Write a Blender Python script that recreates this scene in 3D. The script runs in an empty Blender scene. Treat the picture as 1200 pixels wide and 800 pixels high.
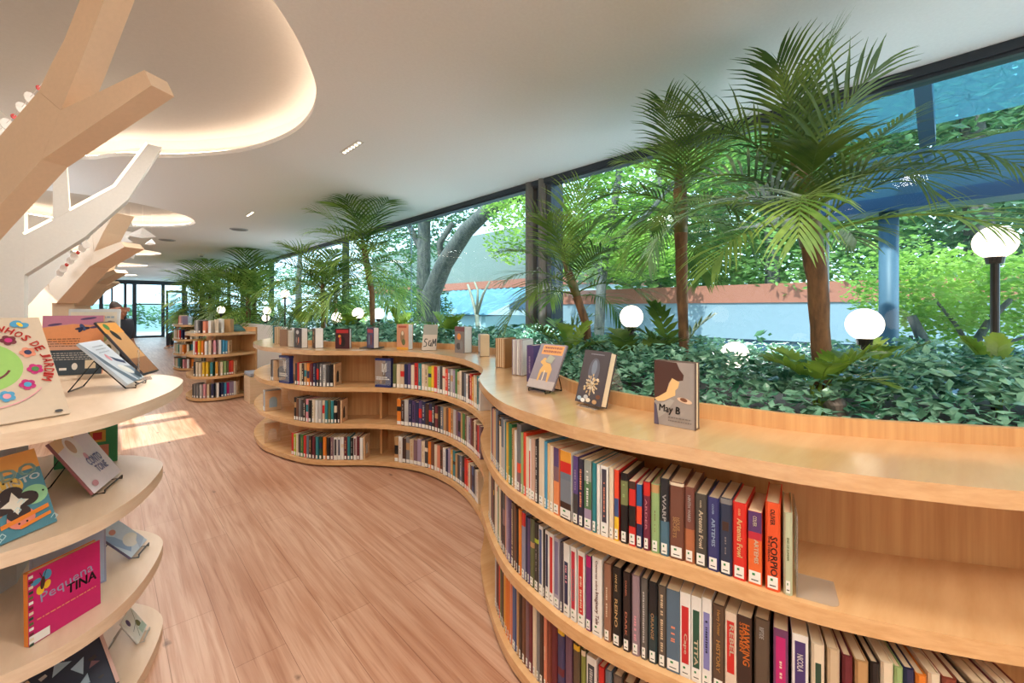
import bpy, math, random
from mathutils import Vector, Matrix
from mathutils.geometry import tessellate_polygon

RNG = random.Random(11)
COL = bpy.context.scene.collection
FPX, HY, EYE = 510.0, 361.0, 1.445          # lens in photo pixels, horizon row, eye height
TOP = 1.06                                   # worktop height of the long bookcase
SHELVES = (0.727, 0.394, 0.06)
CEIL = 2.80
GLASS_V = 3.385                              # the window wall is the plane X = GLASS_V
# room axes: X runs towards the window wall, Y runs down the length of the library
def c2r(x, y):
    return (0.7304 * x + 0.6831 * y, -0.6831 * x + 0.7304 * y)
def PZ(px, py, z):                            # photo point -> point on a level plane
    d = FPX * (EYE - z) / (py - HY)
    v, u = c2r((px - 600) / FPX * d, d)
    return Vector((v, u, z))
def PD(px, py, d):                            # photo point -> point at a depth
    v, u = c2r((px - 600) / FPX * d, d)
    return Vector((v, u, EYE + (HY - py) * d / FPX))
def PV(px, py, v):                            # photo point -> point on the plane X = v
    r = (px - 600) / FPX
    u = v * (0.7304 - 0.6831 * r) / (0.6831 + 0.7304 * r)
    d = 0.6831 * v + 0.7304 * u
    return Vector((v, u, EYE + (HY - py) * d / FPX))
def PU(px, py, u):                            # photo point -> point on the plane Y = u
    r = (px - 600) / FPX
    v = u * (0.7304 * r + 0.6831) / (0.7304 - 0.6831 * r)
    d = 0.6831 * v + 0.7304 * u
    return Vector((v, u, EYE + (HY - py) * d / FPX))
def proj(p):
    x = 0.7304 * p[0] - 0.6831 * p[1]; y = 0.6831 * p[0] + 0.7304 * p[1]
    return (600 + FPX * x / y, HY - FPX * (p[2] - EYE) / y, y)

# ------------------------------------------------------------------ materials
def lin(c):
    return tuple(((v / 255) / 12.92 if v <= 10 else ((v / 255 + 0.055) / 1.055) ** 2.4) for v in c) + (1.0,)
PAL = {
 'cream': (226, 210, 184), 'white': (232, 230, 226), 'beige': (205, 182, 150), 'tan': (190, 148, 100),
 'dark brown': (66, 44, 36), 'brown': (112, 70, 48), 'reddish brown': (132, 62, 46), 'orange': (226, 128, 44),
 'amber': (222, 160, 60), 'yellow': (232, 190, 48), 'lime green': (170, 190, 50), 'green': (64, 124, 62),
 'light green': (150, 178, 118), 'pale green': (186, 192, 160), 'olive green': (96, 104, 62), 'dark green': (38, 70, 54), 'teal': (44, 128, 136),
 'sky blue': (70, 150, 190), 'blue': (62, 86, 136), 'navy': (36, 42, 80), 'pale blue': (160, 186, 205),
 'purple': (84, 66, 112), 'lilac': (160, 142, 168), 'magenta': (190, 30, 110), 'maroon': (106, 34, 44),
 'red': (206, 44, 38), 'orange red': (226, 74, 44), 'salmon': (222, 138, 108), 'pink': (222, 150, 160),
 'black': (26, 24, 26), 'dark grey': (62, 60, 62), 'grey': (128, 126, 126), 'blue grey': (108, 120, 134),
 'light grey': (186, 184, 182), 'mauve': (128, 96, 104),
}
MATS = {}
def principled(name):
    m = bpy.data.materials.new(name); m.use_nodes = True
    return m, m.node_tree, m.node_tree.nodes['Principled BSDF']
def mat(name, rgb, rough=0.5, metal=0.0, spec=0.5, bump=0.0, bscale=60):
    if name in MATS: return MATS[name]
    m, nt, b = principled(name)
    b.inputs['Base Color'].default_value = lin(rgb)
    b.inputs['Roughness'].default_value = rough
    b.inputs['Metallic'].default_value = metal
    b.inputs['Specular IOR Level'].default_value = spec
    tc = nt.nodes.new('ShaderNodeTexCoord'); nz = nt.nodes.new('ShaderNodeTexNoise')
    nz.inputs['Scale'].default_value = bscale
    nt.links.new(tc.outputs['Object'], nz.inputs['Vector'])
    mx = nt.nodes.new('ShaderNodeMixRGB'); mx.blend_type = 'MULTIPLY'; mx.inputs['Fac'].default_value = 0.10
    mx.inputs['Color1'].default_value = lin(rgb)
    nt.links.new(nz.outputs['Fac'], mx.inputs['Color2'])
    nt.links.new(mx.outputs['Color'], b.inputs['Base Color'])
    if bump:
        bp = nt.nodes.new('ShaderNodeBump'); bp.inputs['Strength'].default_value = bump; bp.inputs['Distance'].default_value = 0.002
        nt.links.new(nz.outputs['Fac'], bp.inputs['Height']); nt.links.new(bp.outputs['Normal'], b.inputs['Normal'])
    MATS[name] = m
    return m
def pm(c, rough=0.42):                        # a palette colour or an rgb tuple as book cloth / print
    rgb = PAL[c] if isinstance(c, str) else tuple(c)
    return mat('print_%d_%d_%d' % rgb, rgb, rough)
def emit(name, rgb, strength):
    if name in MATS: return MATS[name]
    m = bpy.data.materials.new(name); m.use_nodes = True; nt = m.node_tree
    nt.nodes.clear(); o = nt.nodes.new('ShaderNodeOutputMaterial'); e = nt.nodes.new('ShaderNodeEmission')
    e.inputs['Color'].default_value = lin(rgb); e.inputs['Strength'].default_value = strength
    nt.links.new(e.outputs[0], o.inputs['Surface']); MATS[name] = m
    return m
def wood(name, a, b_, scale, rough=0.4, spec=0.5):
    m, nt, b = principled(name)
    tc = nt.nodes.new('ShaderNodeTexCoord'); mp = nt.nodes.new('ShaderNodeMapping'); nz = nt.nodes.new('ShaderNodeTexNoise')
    mp.inputs['Scale'].default_value = scale
    nz.inputs['Scale'].default_value = 1.0; nz.inputs['Detail'].default_value = 5; nz.inputs['Roughness'].default_value = 0.6
    cr = nt.nodes.new('ShaderNodeValToRGB')
    cr.color_ramp.elements[0].position = 0.30; cr.color_ramp.elements[0].color = lin(a)
    cr.color_ramp.elements[1].position = 0.68; cr.color_ramp.elements[1].color = lin(b_)
    L = nt.links
    L.new(tc.outputs['Object'], mp.inputs['Vector']); L.new(mp.outputs[0], nz.inputs['Vector'])
    L.new(nz.outputs['Fac'], cr.inputs['Fac']); L.new(cr.outputs[0], b.inputs['Base Color'])
    b.inputs['Roughness'].default_value = rough; b.inputs['Specular IOR Level'].default_value = spec
    MATS[name] = m
    return m
def leafmat(name, a, b_, rough=0.4, trans=0.35, scale=3.0):
    m = bpy.data.materials.new(name); m.use_nodes = True; nt = m.node_tree; L = nt.links
    b = nt.nodes['Principled BSDF']; out = nt.nodes['Material Output']
    tc = nt.nodes.new('ShaderNodeTexCoord'); nz = nt.nodes.new('ShaderNodeTexNoise'); nz.inputs['Scale'].default_value = scale
    nz.inputs['Detail'].default_value = 4
    cr = nt.nodes.new('ShaderNodeValToRGB')
    cr.color_ramp.elements[0].position = 0.36; cr.color_ramp.elements[0].color = lin(a)
    cr.color_ramp.elements[1].position = 0.64; cr.color_ramp.elements[1].color = lin(b_)
    L.new(tc.outputs['Object'], nz.inputs['Vector']); L.new(nz.outputs['Fac'], cr.inputs['Fac'])
    L.new(cr.outputs[0], b.inputs['Base Color']); b.inputs['Roughness'].default_value = rough
    tr = nt.nodes.new('ShaderNodeBsdfTranslucent'); mx = nt.nodes.new('ShaderNodeMixShader'); mx.inputs[0].default_value = trans
    L.new(cr.outputs[0], tr.inputs['Color']); L.new(b.outputs[0], mx.inputs[1]); L.new(tr.outputs[0], mx.inputs[2])
    L.new(mx.outputs[0], out.inputs['Surface']); MATS[name] = m
    return m
def glassmat(name, tint, refl=1.0, rough=0.0, milk=0.0):
    m = bpy.data.materials.new(name); m.use_nodes = True; nt = m.node_tree; L = nt.links
    nt.nodes.clear(); out = nt.nodes.new('ShaderNodeOutputMaterial')
    t = nt.nodes.new('ShaderNodeBsdfTransparent'); t.inputs['Color'].default_value = lin(tint)
    g = nt.nodes.new('ShaderNodeBsdfGlossy'); g.inputs['Roughness'].default_value = rough
    lw = nt.nodes.new('ShaderNodeLayerWeight'); pw = nt.nodes.new('ShaderNodeMath'); pw.operation = 'POWER'; pw.inputs[1].default_value = 4.0
    fr = nt.nodes.new('ShaderNodeMath'); fr.operation = 'MULTIPLY_ADD'; fr.inputs[1].default_value = 0.9; fr.inputs[2].default_value = 0.045
    L.new(lw.outputs['Facing'], pw.inputs[0]); L.new(pw.outputs[0], fr.inputs[0])
    mu = nt.nodes.new('ShaderNodeMath'); mu.operation = 'MULTIPLY'; mu.inputs[1].default_value = refl; mu.use_clamp = True
    mx = nt.nodes.new('ShaderNodeMixShader')
    L.new(fr.outputs[0], mu.inputs[0]); L.new(mu.outputs[0], mx.inputs[0]); L.new(t.outputs[0], mx.inputs[1]); L.new(g.outputs[0], mx.inputs[2])
    L.new(mx.outputs[0], out.inputs['Surface']); MATS[name] = m
    if milk:
        df = nt.nodes.new('ShaderNodeBsdfDiffuse'); df.inputs['Color'].default_value = (0.85, 0.86, 0.87, 1); m2 = nt.nodes.new('ShaderNodeMixShader'); m2.inputs[0].default_value = milk
        L.new(mx.outputs[0], m2.inputs[1]); L.new(df.outputs[0], m2.inputs[2]); L.new(m2.outputs[0], out.inputs['Surface'])
    return m

OAK_H = wood('oak_along', (206, 158, 106), (222, 178, 128), (2.5, 16, 70), 0.27, 0.6)
OAK_T = wood('oak_worktop', (206, 158, 106), (222, 178, 128), (2.5, 16, 70), 0.30, 0.6)
_b = OAK_T.node_tree.nodes['Principled BSDF']; _b.inputs['Coat Weight'].default_value = 1.0; _b.inputs['Coat Roughness'].default_value = 0.2; _b.inputs['Coat IOR'].default_value = 2.2
OAK_V = wood('oak_upright', (190, 138, 88), (212, 166, 114), (38, 38, 1.4), 0.45)
PALE = wood('pale_ash', (214, 186, 156), (228, 204, 178), (14, 2.5, 60), 0.4)
WHITE = mat('white_paint', (232, 228, 222), 0.7, bump=0.05)
BEIGEP = mat('beige_paint', (222, 192, 162), 0.6)
PAPER = mat('page_paper', (228, 208, 174), 0.8)
PAPERW = mat('page_paper_white', (232, 230, 226), 0.8)
TAG = mat('label_white', (238, 236, 230), 0.6)
TAGG = mat('label_green', (40, 130, 70), 0.6)
INKW = mat('ink_white', (228, 224, 214), 0.5)
INKB = mat('ink_black', (28, 26, 28), 0.5)
STEEL = mat('grey_steel', (92, 100, 108), 0.45, 0.3)
DARKF = mat('dark_frame', (52, 58, 66), 0.4, 0.3)
BLACKW = mat('black_wire', (22, 22, 24), 0.35, 0.4)
CLEAR = glassmat('clear_acrylic', (248, 250, 251), 0.9, 0.0, 0.10)

# ------------------------------------------------------------------ mesh builder
TXT = {}
def text_geo(s):
    if s not in TXT:
        cu = bpy.data.curves.new('t', 'FONT'); cu.body = s; cu.size = 1.0; cu.resolution_u = 2
        o = bpy.data.objects.new('t', cu); me = o.to_mesh()
        vs = [v.co.copy() for v in me.vertices]; fs = [tuple(p.vertices) for p in me.polygons]
        o.to_mesh_clear(); bpy.data.objects.remove(o); bpy.data.curves.remove(cu)
        x0 = min(v.x for v in vs); x1 = max(v.x for v in vs); y0 = min(v.y for v in vs); y1 = max(v.y for v in vs)
        TXT[s] = (vs, fs, x0, x1, y0, y1)
    return TXT[s]
class MB:
    def __init__(self): self.v = []; self.f = []; self.m = []
    def add(self, vs, fs, mi=0, M=None):
        b = len(self.v)
        self.v += [tuple(M @ Vector(p)) if M is not None else tuple(p) for p in vs]
        for k, f in enumerate(fs):
            self.f.append(tuple(b + i for i in f)); self.m.append(mi[k] if isinstance(mi, (list, tuple)) else mi)
        return self
    def box(self, x0, x1, y0, y1, z0, z1, mi=0, M=None):
        vs = [(x0, y0, z0), (x1, y0, z0), (x1, y1, z0), (x0, y1, z0), (x0, y0, z1), (x1, y0, z1), (x1, y1, z1), (x0, y1, z1)]
        return self.add(vs, [(3, 2, 1, 0), (4, 5, 6, 7), (0, 1, 5, 4), (1, 2, 6, 5), (2, 3, 7, 6), (3, 0, 4, 7)], mi, M)
    def prism(self, pts, off, mi=0, M=None):      # closed 3-D outline swept along the vector off
        n = len(pts); off = Vector(off)
        vs = [Vector(p) for p in pts] + [Vector(p) + off for p in pts]
        tri = tessellate_polygon([[Vector(p) for p in pts]])
        fs = [tuple(t) for t in tri] + [tuple(n + i for i in reversed(t)) for t in tri]
        fs += [(i, (i + 1) % n, n + (i + 1) % n, n + i) for i in range(n)]
        return self.add(vs, fs, mi, M)
    def face(self, pts, mi=0, M=None):
        if len(pts) <= 4: return self.add(pts, [tuple(range(len(pts)))], mi, M)
        tri = tessellate_polygon([[Vector(p) for p in pts]])
        return self.add(pts, [tuple(t) for t in tri], mi, M)
    def tube(self, pts, r, seg=8, mi=0, cap=True, M=None):
        pts = [Vector(p) for p in pts]; n = len(pts); rs = r if isinstance(r, (list, tuple)) else [r] * n
        vs = []; up = None
        for i, p in enumerate(pts):
            t = (pts[min(i + 1, n - 1)] - pts[max(i - 1, 0)])
            t = t.normalized() if t.length > 1e-9 else Vector((0, 0, 1))
            if up is None: up = Vector((1, 0, 0)) if abs(t.x) < 0.8 else Vector((0, 1, 0))
            a = t.cross(up)
            if a.length < 1e-5: a = t.cross(Vector((0.3, 0.8, 0.5)))
            a.normalize(); b = t.cross(a); up = b.cross(t) if False else up
            for k in range(seg):
                w = 2 * math.pi * k / seg
                vs.append(p + (a * math.cos(w) + b * math.sin(w)) * rs[i])
        fs = [(i * seg + k, i * seg + (k + 1) % seg, (i + 1) * seg + (k + 1) % seg, (i + 1) * seg + k) for i in range(n - 1) for k in range(seg)]
        if cap: fs += [tuple(reversed(range(seg))), tuple((n - 1) * seg + k for k in range(seg))]
        return self.add(vs, fs, mi, M)
    def ball(self, c, r, mi=0, seg=20, rings=12, sz=1.0, M=None):
        vs = [(c[0], c[1], c[2] + r * sz)]
        for i in range(1, rings):
            a = math.pi * i / rings
            for k in range(seg):
                w = 2 * math.pi * k / seg
                vs.append((c[0] + r * math.sin(a) * math.cos(w), c[1] + r * math.sin(a) * math.sin(w), c[2] + r * sz * math.cos(a)))
        vs.append((c[0], c[1], c[2] - r * sz)); e = len(vs) - 1
        fs = [(0, 1 + k, 1 + (k + 1) % seg) for k in range(seg)]
        for i in range(rings - 2):
            b = 1 + i * seg
            fs += [(b + k, b + seg + k, b + seg + (k + 1) % seg, b + (k + 1) % seg) for k in range(seg)]
        b = 1 + (rings - 2) * seg
        fs += [(b + k, e, b + (k + 1) % seg) for k in range(seg)]
        return self.add(vs, fs, mi, M)
    def disc(self, c, r, M=None, mi=0, seg=24, sx=1.0, sy=1.0, rot=0.0):  # flat in local xy
        ca, sa = math.cos(rot), math.sin(rot); vs = []
        for k in range(seg):
            x, y = r * sx * math.cos(2 * math.pi * k / seg), r * sy * math.sin(2 * math.pi * k / seg)
            vs.append((c[0] + x * ca - y * sa, c[1] + x * sa + y * ca, c[2]))
        return self.add(vs, [tuple(range(seg))], mi, M)
    def text(self, s, M, width=None, height=None, mi=0, align='c', bold=0.028):
        vs, fs, x0, x1, y0, y1 = text_geo(s)
        sx = (width / (x1 - x0)) if width else None; sy = (height / (y1 - y0)) if height else None
        sx = sx or sy; sy = sy or sx; cx = (x0 + x1) / 2 if align == 'c' else x0; cy = (y0 + y1) / 2
        for o in ((-bold, 0), (bold, 0), (0, bold * .7), (0, -bold * .7)) if bold else ((0, 0),):
            self.add([((v.x - cx + o[0]) * sx, (v.y - cy + o[1]) * sy, 0) for v in vs], fs, mi, M)
        return self
    def build(self, name, mats, parent=None, smooth=False, world=False, loc=None):
        me = bpy.data.meshes.new(name); vs = self.v
        if loc is not None: vs = [(p[0] - loc[0], p[1] - loc[1], p[2] - loc[2]) for p in vs]
        if world and parent is not None:
            inv = parent.matrix_basis.inverted(); vs = [tuple(inv @ Vector(p)) for p in vs]
        me.from_pydata(vs, [], self.f); me.update()
        for m in (mats if isinstance(mats, (list, tuple)) else [mats]): me.materials.append(m)
        me.polygons.foreach_set('material_index', self.m)
        if smooth: me.polygons.foreach_set('use_smooth', [True] * len(me.polygons))
        o = bpy.data.objects.new(name, me); COL.objects.link(o)
        if parent is not None: o.parent = parent
        if loc is not None: o.location = loc
        return o
def tag(o, label=None, cat=None, group=None, kind=None):
    if label: o['label'] = label
    if cat: o['category'] = cat
    if group: o['group'] = group
    if kind: o['kind'] = kind
    return o
def thing(name, label, cat, loc=(0, 0, 0), group=None, M=None):
    o = bpy.data.objects.new(name, None); COL.objects.link(o); o.empty_display_size = 0.05
    if M is not None: o.matrix_basis = M
    else: o.location = loc
    bpy.context.view_layer.update() if False else None
    return tag(o, label, cat, group)
def copy_thing(src, M=None, loc=None, label=None, group=None):
    c = src.copy(); COL.objects.link(c)
    if M is not None: c.matrix_basis = M
    if loc is not None: c.location = loc
    if label: c['label'] = label
    if group: c['group'] = group
    for ch in src.children:
        d = ch.copy(); COL.objects.link(d); d.parent = c
        for g in ch.children:
            e = g.copy(); COL.objects.link(e); e.parent = d
    return c
def struct(o): return tag(o, kind='structure')
def frame(o, xa, ya, za):                      # matrix from three axes and an origin
    xa, ya, za = Vector(xa), Vector(ya), Vector(za)
    return Matrix(((xa.x, ya.x, za.x, o[0]), (xa.y, ya.y, za.y, o[1]), (xa.z, ya.z, za.z, o[2]), (0, 0, 0, 1)))
ORD = 'zeroth first second third fourth fifth sixth seventh eighth ninth tenth eleventh twelfth thirteenth fourteenth fifteenth sixteenth seventeenth eighteenth nineteenth'.split()
TENS = {2: 'twenty', 3: 'thirty', 4: 'forty', 5: 'fifty', 6: 'sixty', 7: 'seventy'}
TENTH = {2: 'twentieth', 3: 'thirtieth', 4: 'fortieth', 5: 'fiftieth', 6: 'sixtieth', 7: 'seventieth'}
def ordinal(n):
    if n < 20: return ORD[n]
    t, r = divmod(n, 10)
    return TENTH[t] if r == 0 else TENS[t] + '-' + ORD[r]

# ------------------------------------------------------------------ curves
def spline(pts, step=0.01):
    P = [Vector((p[0], p[1])) for p in pts]; out = []
    for i in range(len(P) - 1):
        p0 = P[max(i - 1, 0)]; p1 = P[i]; p2 = P[i + 1]; p3 = P[min(i + 2, len(P) - 1)]
        n = max(2, int((p2 - p1).length / step))
        for k in range(n):
            t = k / n
            out.append(0.5 * ((2 * p1) + (p2 - p0) * t + (2 * p0 - 5 * p1 + 4 * p2 - p3) * t * t + (3 * p1 - p0 - 3 * p2 + p3) * t ** 3))
    out.append(P[-1])
    for _ in range(3):
        out = [out[0]] + [(out[i - 1] + out[i] * 2 + out[i + 1]) / 4 for i in range(1, len(out) - 1)] + [out[-1]]
    return out
class Curve:
    def __init__(self, pts, step=0.01, smooth=40):
        q = spline(pts, step)
        for _ in range(smooth):
            q = [q[0]] + [(q[i - 1] + q[i] * 2 + q[i + 1]) / 4 for i in range(1, len(q) - 1)] + [q[-1]]
        self.p = q; self.s = [0.0]
        for i in range(1, len(q)): self.s.append(self.s[-1] + (q[i] - q[i - 1]).length)
        self.L = self.s[-1]
        self.t = []
        for i in range(len(q)):
            a = q[min(i + 3, len(q) - 1)] - q[max(i - 3, 0)]; self.t.append(a.normalized())
    def at(self, s):
        s = min(max(s, 0.0), self.L); lo, hi = 0, len(self.s) - 1
        while hi - lo > 1:
            m = (lo + hi) // 2
            if self.s[m] <= s: lo = m
            else: hi = m
        k = (s - self.s[lo]) / max(self.s[hi] - self.s[lo], 1e-9)
        p = self.p[lo].lerp(self.p[hi], k); t = self.t[lo].lerp(self.t[hi], k).normalized()
        return p, t, Vector((-t.y, t.x))          # point, tangent, left normal (towards the back)
    def off(self, d, every=3):
        out = []
        for i in list(range(0, len(self.p) - 1, every)) + [len(self.p) - 1]:
            t = self.t[i]; out.append(self.p[i] + Vector((-t.y, t.x)) * d)
        return out
    def s_at_px(self, px, z, lo=0.0, hi=None, inset=0.0):
        hi = self.L if hi is None else hi; best = None; s = lo
        while s <= hi:
            p, t, n = self.at(s); p = p + n * inset
            x, y, d = proj((p.x, p.y, z))
            if d > 0.1 and (best is None or abs(x - px) < best[0]): best = (abs(x - px), s)
            s += 0.004
        return best[1]
def ribbon(mb, fr, bk, z0, z1, mi=0):             # slab between a front and a back polyline
    n = len(fr); vs = []
    for a, b in zip(fr, bk):
        vs += [(a.x, a.y, z0), (a.x, a.y, z1), (b.x, b.y, z0), (b.x, b.y, z1)]
    fs = []
    for i in range(n - 1):
        k = 4 * i; j = k + 4
        fs += [(k, j, j + 1, k + 1), (k + 1, j + 1, j + 3, k + 3), (k + 3, j + 3, j + 2, k + 2), (k + 2, j + 2, j, k)]
    e = 4 * (n - 1)
    fs += [(0, 1, 3, 2), (e, e + 2, e + 3, e + 1)]
    return mb.add(vs, fs, mi)
SKY, FILLW, SUNE, EXPO, UPFILLW = 3.8, 22.0, 7.0, 0.34, 9.5
# ------------------------------------------------------------------ room shell
def floor_mat():
    m, nt, b = principled('plank_floor'); L = nt.links; N = nt.nodes.new
    tc = N('ShaderNodeTexCoord'); sp = N('ShaderNodeSeparateXYZ'); cb = N('ShaderNodeCombineXYZ')
    L.new(tc.outputs['Object'], sp.inputs[0]); L.new(sp.outputs['Y'], cb.inputs['X']); L.new(sp.outputs['X'], cb.inputs['Y'])
    br = N('ShaderNodeTexBrick'); br.inputs['Scale'].default_value = 1.0; br.offset = 0.37; br.offset_frequency = 2
    br.inputs['Brick Width'].default_value = 1.25; br.inputs['Row Height'].default_value = 0.19
    br.inputs['Mortar Size'].default_value = 0.0012; br.inputs['Mortar Smooth'].default_value = 0.2
    br.inputs['Color1'].default_value = lin((214, 178, 154)); br.inputs['Color2'].default_value = lin((200, 160, 134)); br.inputs['Mortar'].default_value = lin((150, 108, 82))
    br.inputs['Bias'].default_value = 0.0
    L.new(cb.outputs[0], br.inputs['Vector'])
    def grain(sc, lo, hi, dark, fac, det=6, dist=0.6):
        mp = N('ShaderNodeMapping'); mp.inputs['Scale'].default_value = sc; nz = N('ShaderNodeTexNoise')
        nz.inputs['Scale'].default_value = 1; nz.inputs['Detail'].default_value = det; nz.inputs['Distortion'].default_value = dist
        cr = N('ShaderNodeValToRGB'); cr.color_ramp.elements[0].position = lo; cr.color_ramp.elements[0].color = lin(dark)
        cr.color_ramp.elements[1].position = hi; cr.color_ramp.elements[1].color = (1, 1, 1, 1)
        L.new(cb.outputs[0], mp.inputs['Vector']); L.new(mp.outputs[0], nz.inputs['Vector']); L.new(nz.outputs['Fac'], cr.inputs['Fac'])
        mx = N('ShaderNodeMixRGB'); mx.blend_type = 'MULTIPLY'; mx.inputs['Fac'].default_value = fac
        L.new(cr.outputs[0], mx.inputs['Color2'])
        return mx
    g1 = grain((1.3, 26, 1), 0.36, 0.62, (222, 200, 184), 0.85); L.new(br.outputs['Color'], g1.inputs['Color1'])
    g2 = grain((2.2, 60, 1), 0.30, 0.50, (206, 178, 160), 0.45, 3, 1.5); L.new(g1.outputs[0], g2.inputs['Color1'])
    g3 = grain((0.7, 1.6, 1), 0.32, 0.62, (228, 208, 192), 0.8, 2, 0.2); L.new(g2.outputs[0], g3.inputs['Color1'])
    # knots: sparse dark elongated spots
    mp = N('ShaderNodeMapping'); mp.inputs['Scale'].default_value = (1.5, 3.4, 1); vo = N('ShaderNodeTexVoronoi'); vo.inputs['Scale'].default_value = 1.6
    nd = N('ShaderNodeTexNoise'); nd.inputs['Scale'].default_value = 26; ad = N('ShaderNodeMath'); ad.operation = 'MULTIPLY_ADD'; ad.inputs[1].default_value = 0.12
    cr = N('ShaderNodeValToRGB'); e = cr.color_ramp.elements
    e[0].position = 0.085; e[0].color = lin((92, 60, 46)); e[1].position = 0.15; e[1].color = (1, 1, 1, 1)
    L.new(cb.outputs[0], mp.inputs['Vector']); L.new(mp.outputs[0], vo.inputs['Vector']); L.new(cb.outputs[0], nd.inputs['Vector'])
    L.new(nd.outputs['Fac'], ad.inputs[0]); L.new(vo.outputs['Distance'], ad.inputs[2]); L.new(ad.outputs[0], cr.inputs['Fac'])
    mk = N('ShaderNodeMixRGB'); mk.blend_type = 'MULTIPLY'; mk.inputs['Fac'].default_value = 0.85
    L.new(g3.outputs[0], mk.inputs['Color1']); L.new(cr.outputs[0], mk.inputs['Color2'])
    L.new(mk.outputs[0], b.inputs['Base Color']); b.inputs['Roughness'].default_value = 0.38; b.inputs['Specular IOR Level'].default_value = 0.45
    return m
U0, U1, VL = -4.0, 28.0, -1.3
mb = MB(); mb.box(VL, GLASS_V, U0, U1, -0.1, 0.0); struct(mb.build('floor', floor_mat()))
mb = MB()                                         # left wall with one high opening that lets a patch of sun on to the floor
for a, b, c, d in ((U0, 5.7, -0.1, 3.2), (8.0, U1, -0.1, 3.2), (5.7, 8.0, -0.1, 1.75), (5.7, 8.0, 2.74, 3.2), (6.75, 6.95, 1.75, 2.74)): mb.box(VL - 0.1, VL, a, b, c, d)
struct(mb.build('wall_left', WHITE))
mb = MB(); mb.box(VL, GLASS_V, U0 - 0.1, U0, -0.1, 3.2); struct(mb.build('wall_back', WHITE))

def blob(pts, n=14):
    q = spline(pts + [pts[0]], 0.05)
    return [Vector((p.x, p.y)) for p in q[:-1]]
cove1 = [PZ(x, y, CEIL).xy for x, y in ((320, 0), (346, 40), (367, 88), (371, 112), (364, 136), (344, 156), (310, 171), (270, 180), (200, 185), (140, 183), (95, 187))]
cove1 = [tuple(p) for p in cove1] + [(-0.75, 5.75), (-1.12, 5.0), (-1.18, 3.6), (-1.15, 2.2), (-0.95, 1.3), (-0.4, 0.9), (0.2, 1.25)]
coves = [blob(cove1)]
for uc, tipv, ru in ((8.55, 1.06, 1.25), (14.0, 1.05, 1.2), (18.3, 1.05, 1.1), (23.9, 1.05, 1.1)):
    pts = []
    for k in range(14):
        a = 2 * math.pi * k / 14
        pts.append((-0.05 + (tipv + 0.05) * math.cos(a), uc + ru * math.sin(a) * (1.0 - 0.18 * math.cos(a))))
    coves.append(blob(pts))
def grow(poly, d):
    n = len(poly); out = []; ar = sum(poly[i].x * poly[(i + 1) % n].y - poly[(i + 1) % n].x * poly[i].y for i in range(n))
    sg = 1 if ar > 0 else -1
    for i in range(n):
        t = (poly[(i + 1) % n] - poly[i - 1]).normalized(); out.append(poly[i] + Vector((t.y, -t.x)) * d * sg)
    return out
outer = [(VL, U0), (GLASS_V + 0.1, U0), (GLASS_V + 0.1, U1), (VL, U1)]
loops = [[Vector((x, y, CEIL)) for x, y in outer]] + [[Vector((p.x, p.y, CEIL)) for p in c] for c in coves]
flat = [p for l in loops for p in l]
mb = MB(); mb.add(flat, [tuple(t) for t in tessellate_polygon(loops)])
mb.add([p + Vector((0, 0, 0.035)) for p in flat], [tuple(reversed(t)) for t in tessellate_polygon(loops)])
for c in coves:                                   # thin lip round each opening
    n = len(c); vs = [(p.x, p.y, CEIL) for p in c] + [(p.x, p.y, CEIL + 0.035) for p in c]
    mb.add(vs, [(i, (i + 1) % n, n + (i + 1) % n, n + i) for i in range(n)])
CEILM = mat('ceiling_paint', (234, 234, 234), 0.75)
struct(mb.build('ceiling', CEILM))
COVEL = emit('cove_led', (255, 230, 202), 13.0)
DOME = mat('cove_plaster', (196, 190, 184), 0.8)
for k, c in enumerate(coves):
    g = grow(c, 0.16); n = len(c)
    mb = MB(); z0, z1 = CEIL + 0.036, CEIL + 0.19
    g2 = grow(c, 0.10); vs = [(p.x, p.y, z0) for p in g] + [(p.x, p.y, z1 - 0.06) for p in g] + [(p.x, p.y, z1) for p in g2]
    fs = [(i, (i + 1) % n, n + (i + 1) % n, n + i) for i in range(n)] + [(n + i, n + (i + 1) % n, 2 * n + (i + 1) % n, 2 * n + i) for i in range(n)]
    mb.add(vs, fs); mb.face([(p.x, p.y, z1) for p in g2])
    o = struct(mb.build('ceiling_cove', DOME))
    mb = MB(); a, b = grow(c, 0.045), grow(c, 0.075)
    vs = [(p.x, p.y, z0 + 0.006) for p in a] + [(p.x, p.y, z0 + 0.02) for p in a] + [(p.x, p.y, z0 + 0.02) for p in b]
    mb.add(vs, [(i, (i + 1) % n, n + (i + 1) % n, n + i) for i in range(n)] + [(n + i, n + (i + 1) % n, 2 * n + (i + 1) % n, 2 * n + i) for i in range(n)])
    mb.build('light_strip', COVEL, o)
mb = MB(); mb.box(VL - 0.1, GLASS_V + 0.15, U0 - 0.1, U1 + 0.1, 3.2, 3.35); struct(mb.build('roof_slab', WHITE))

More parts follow.
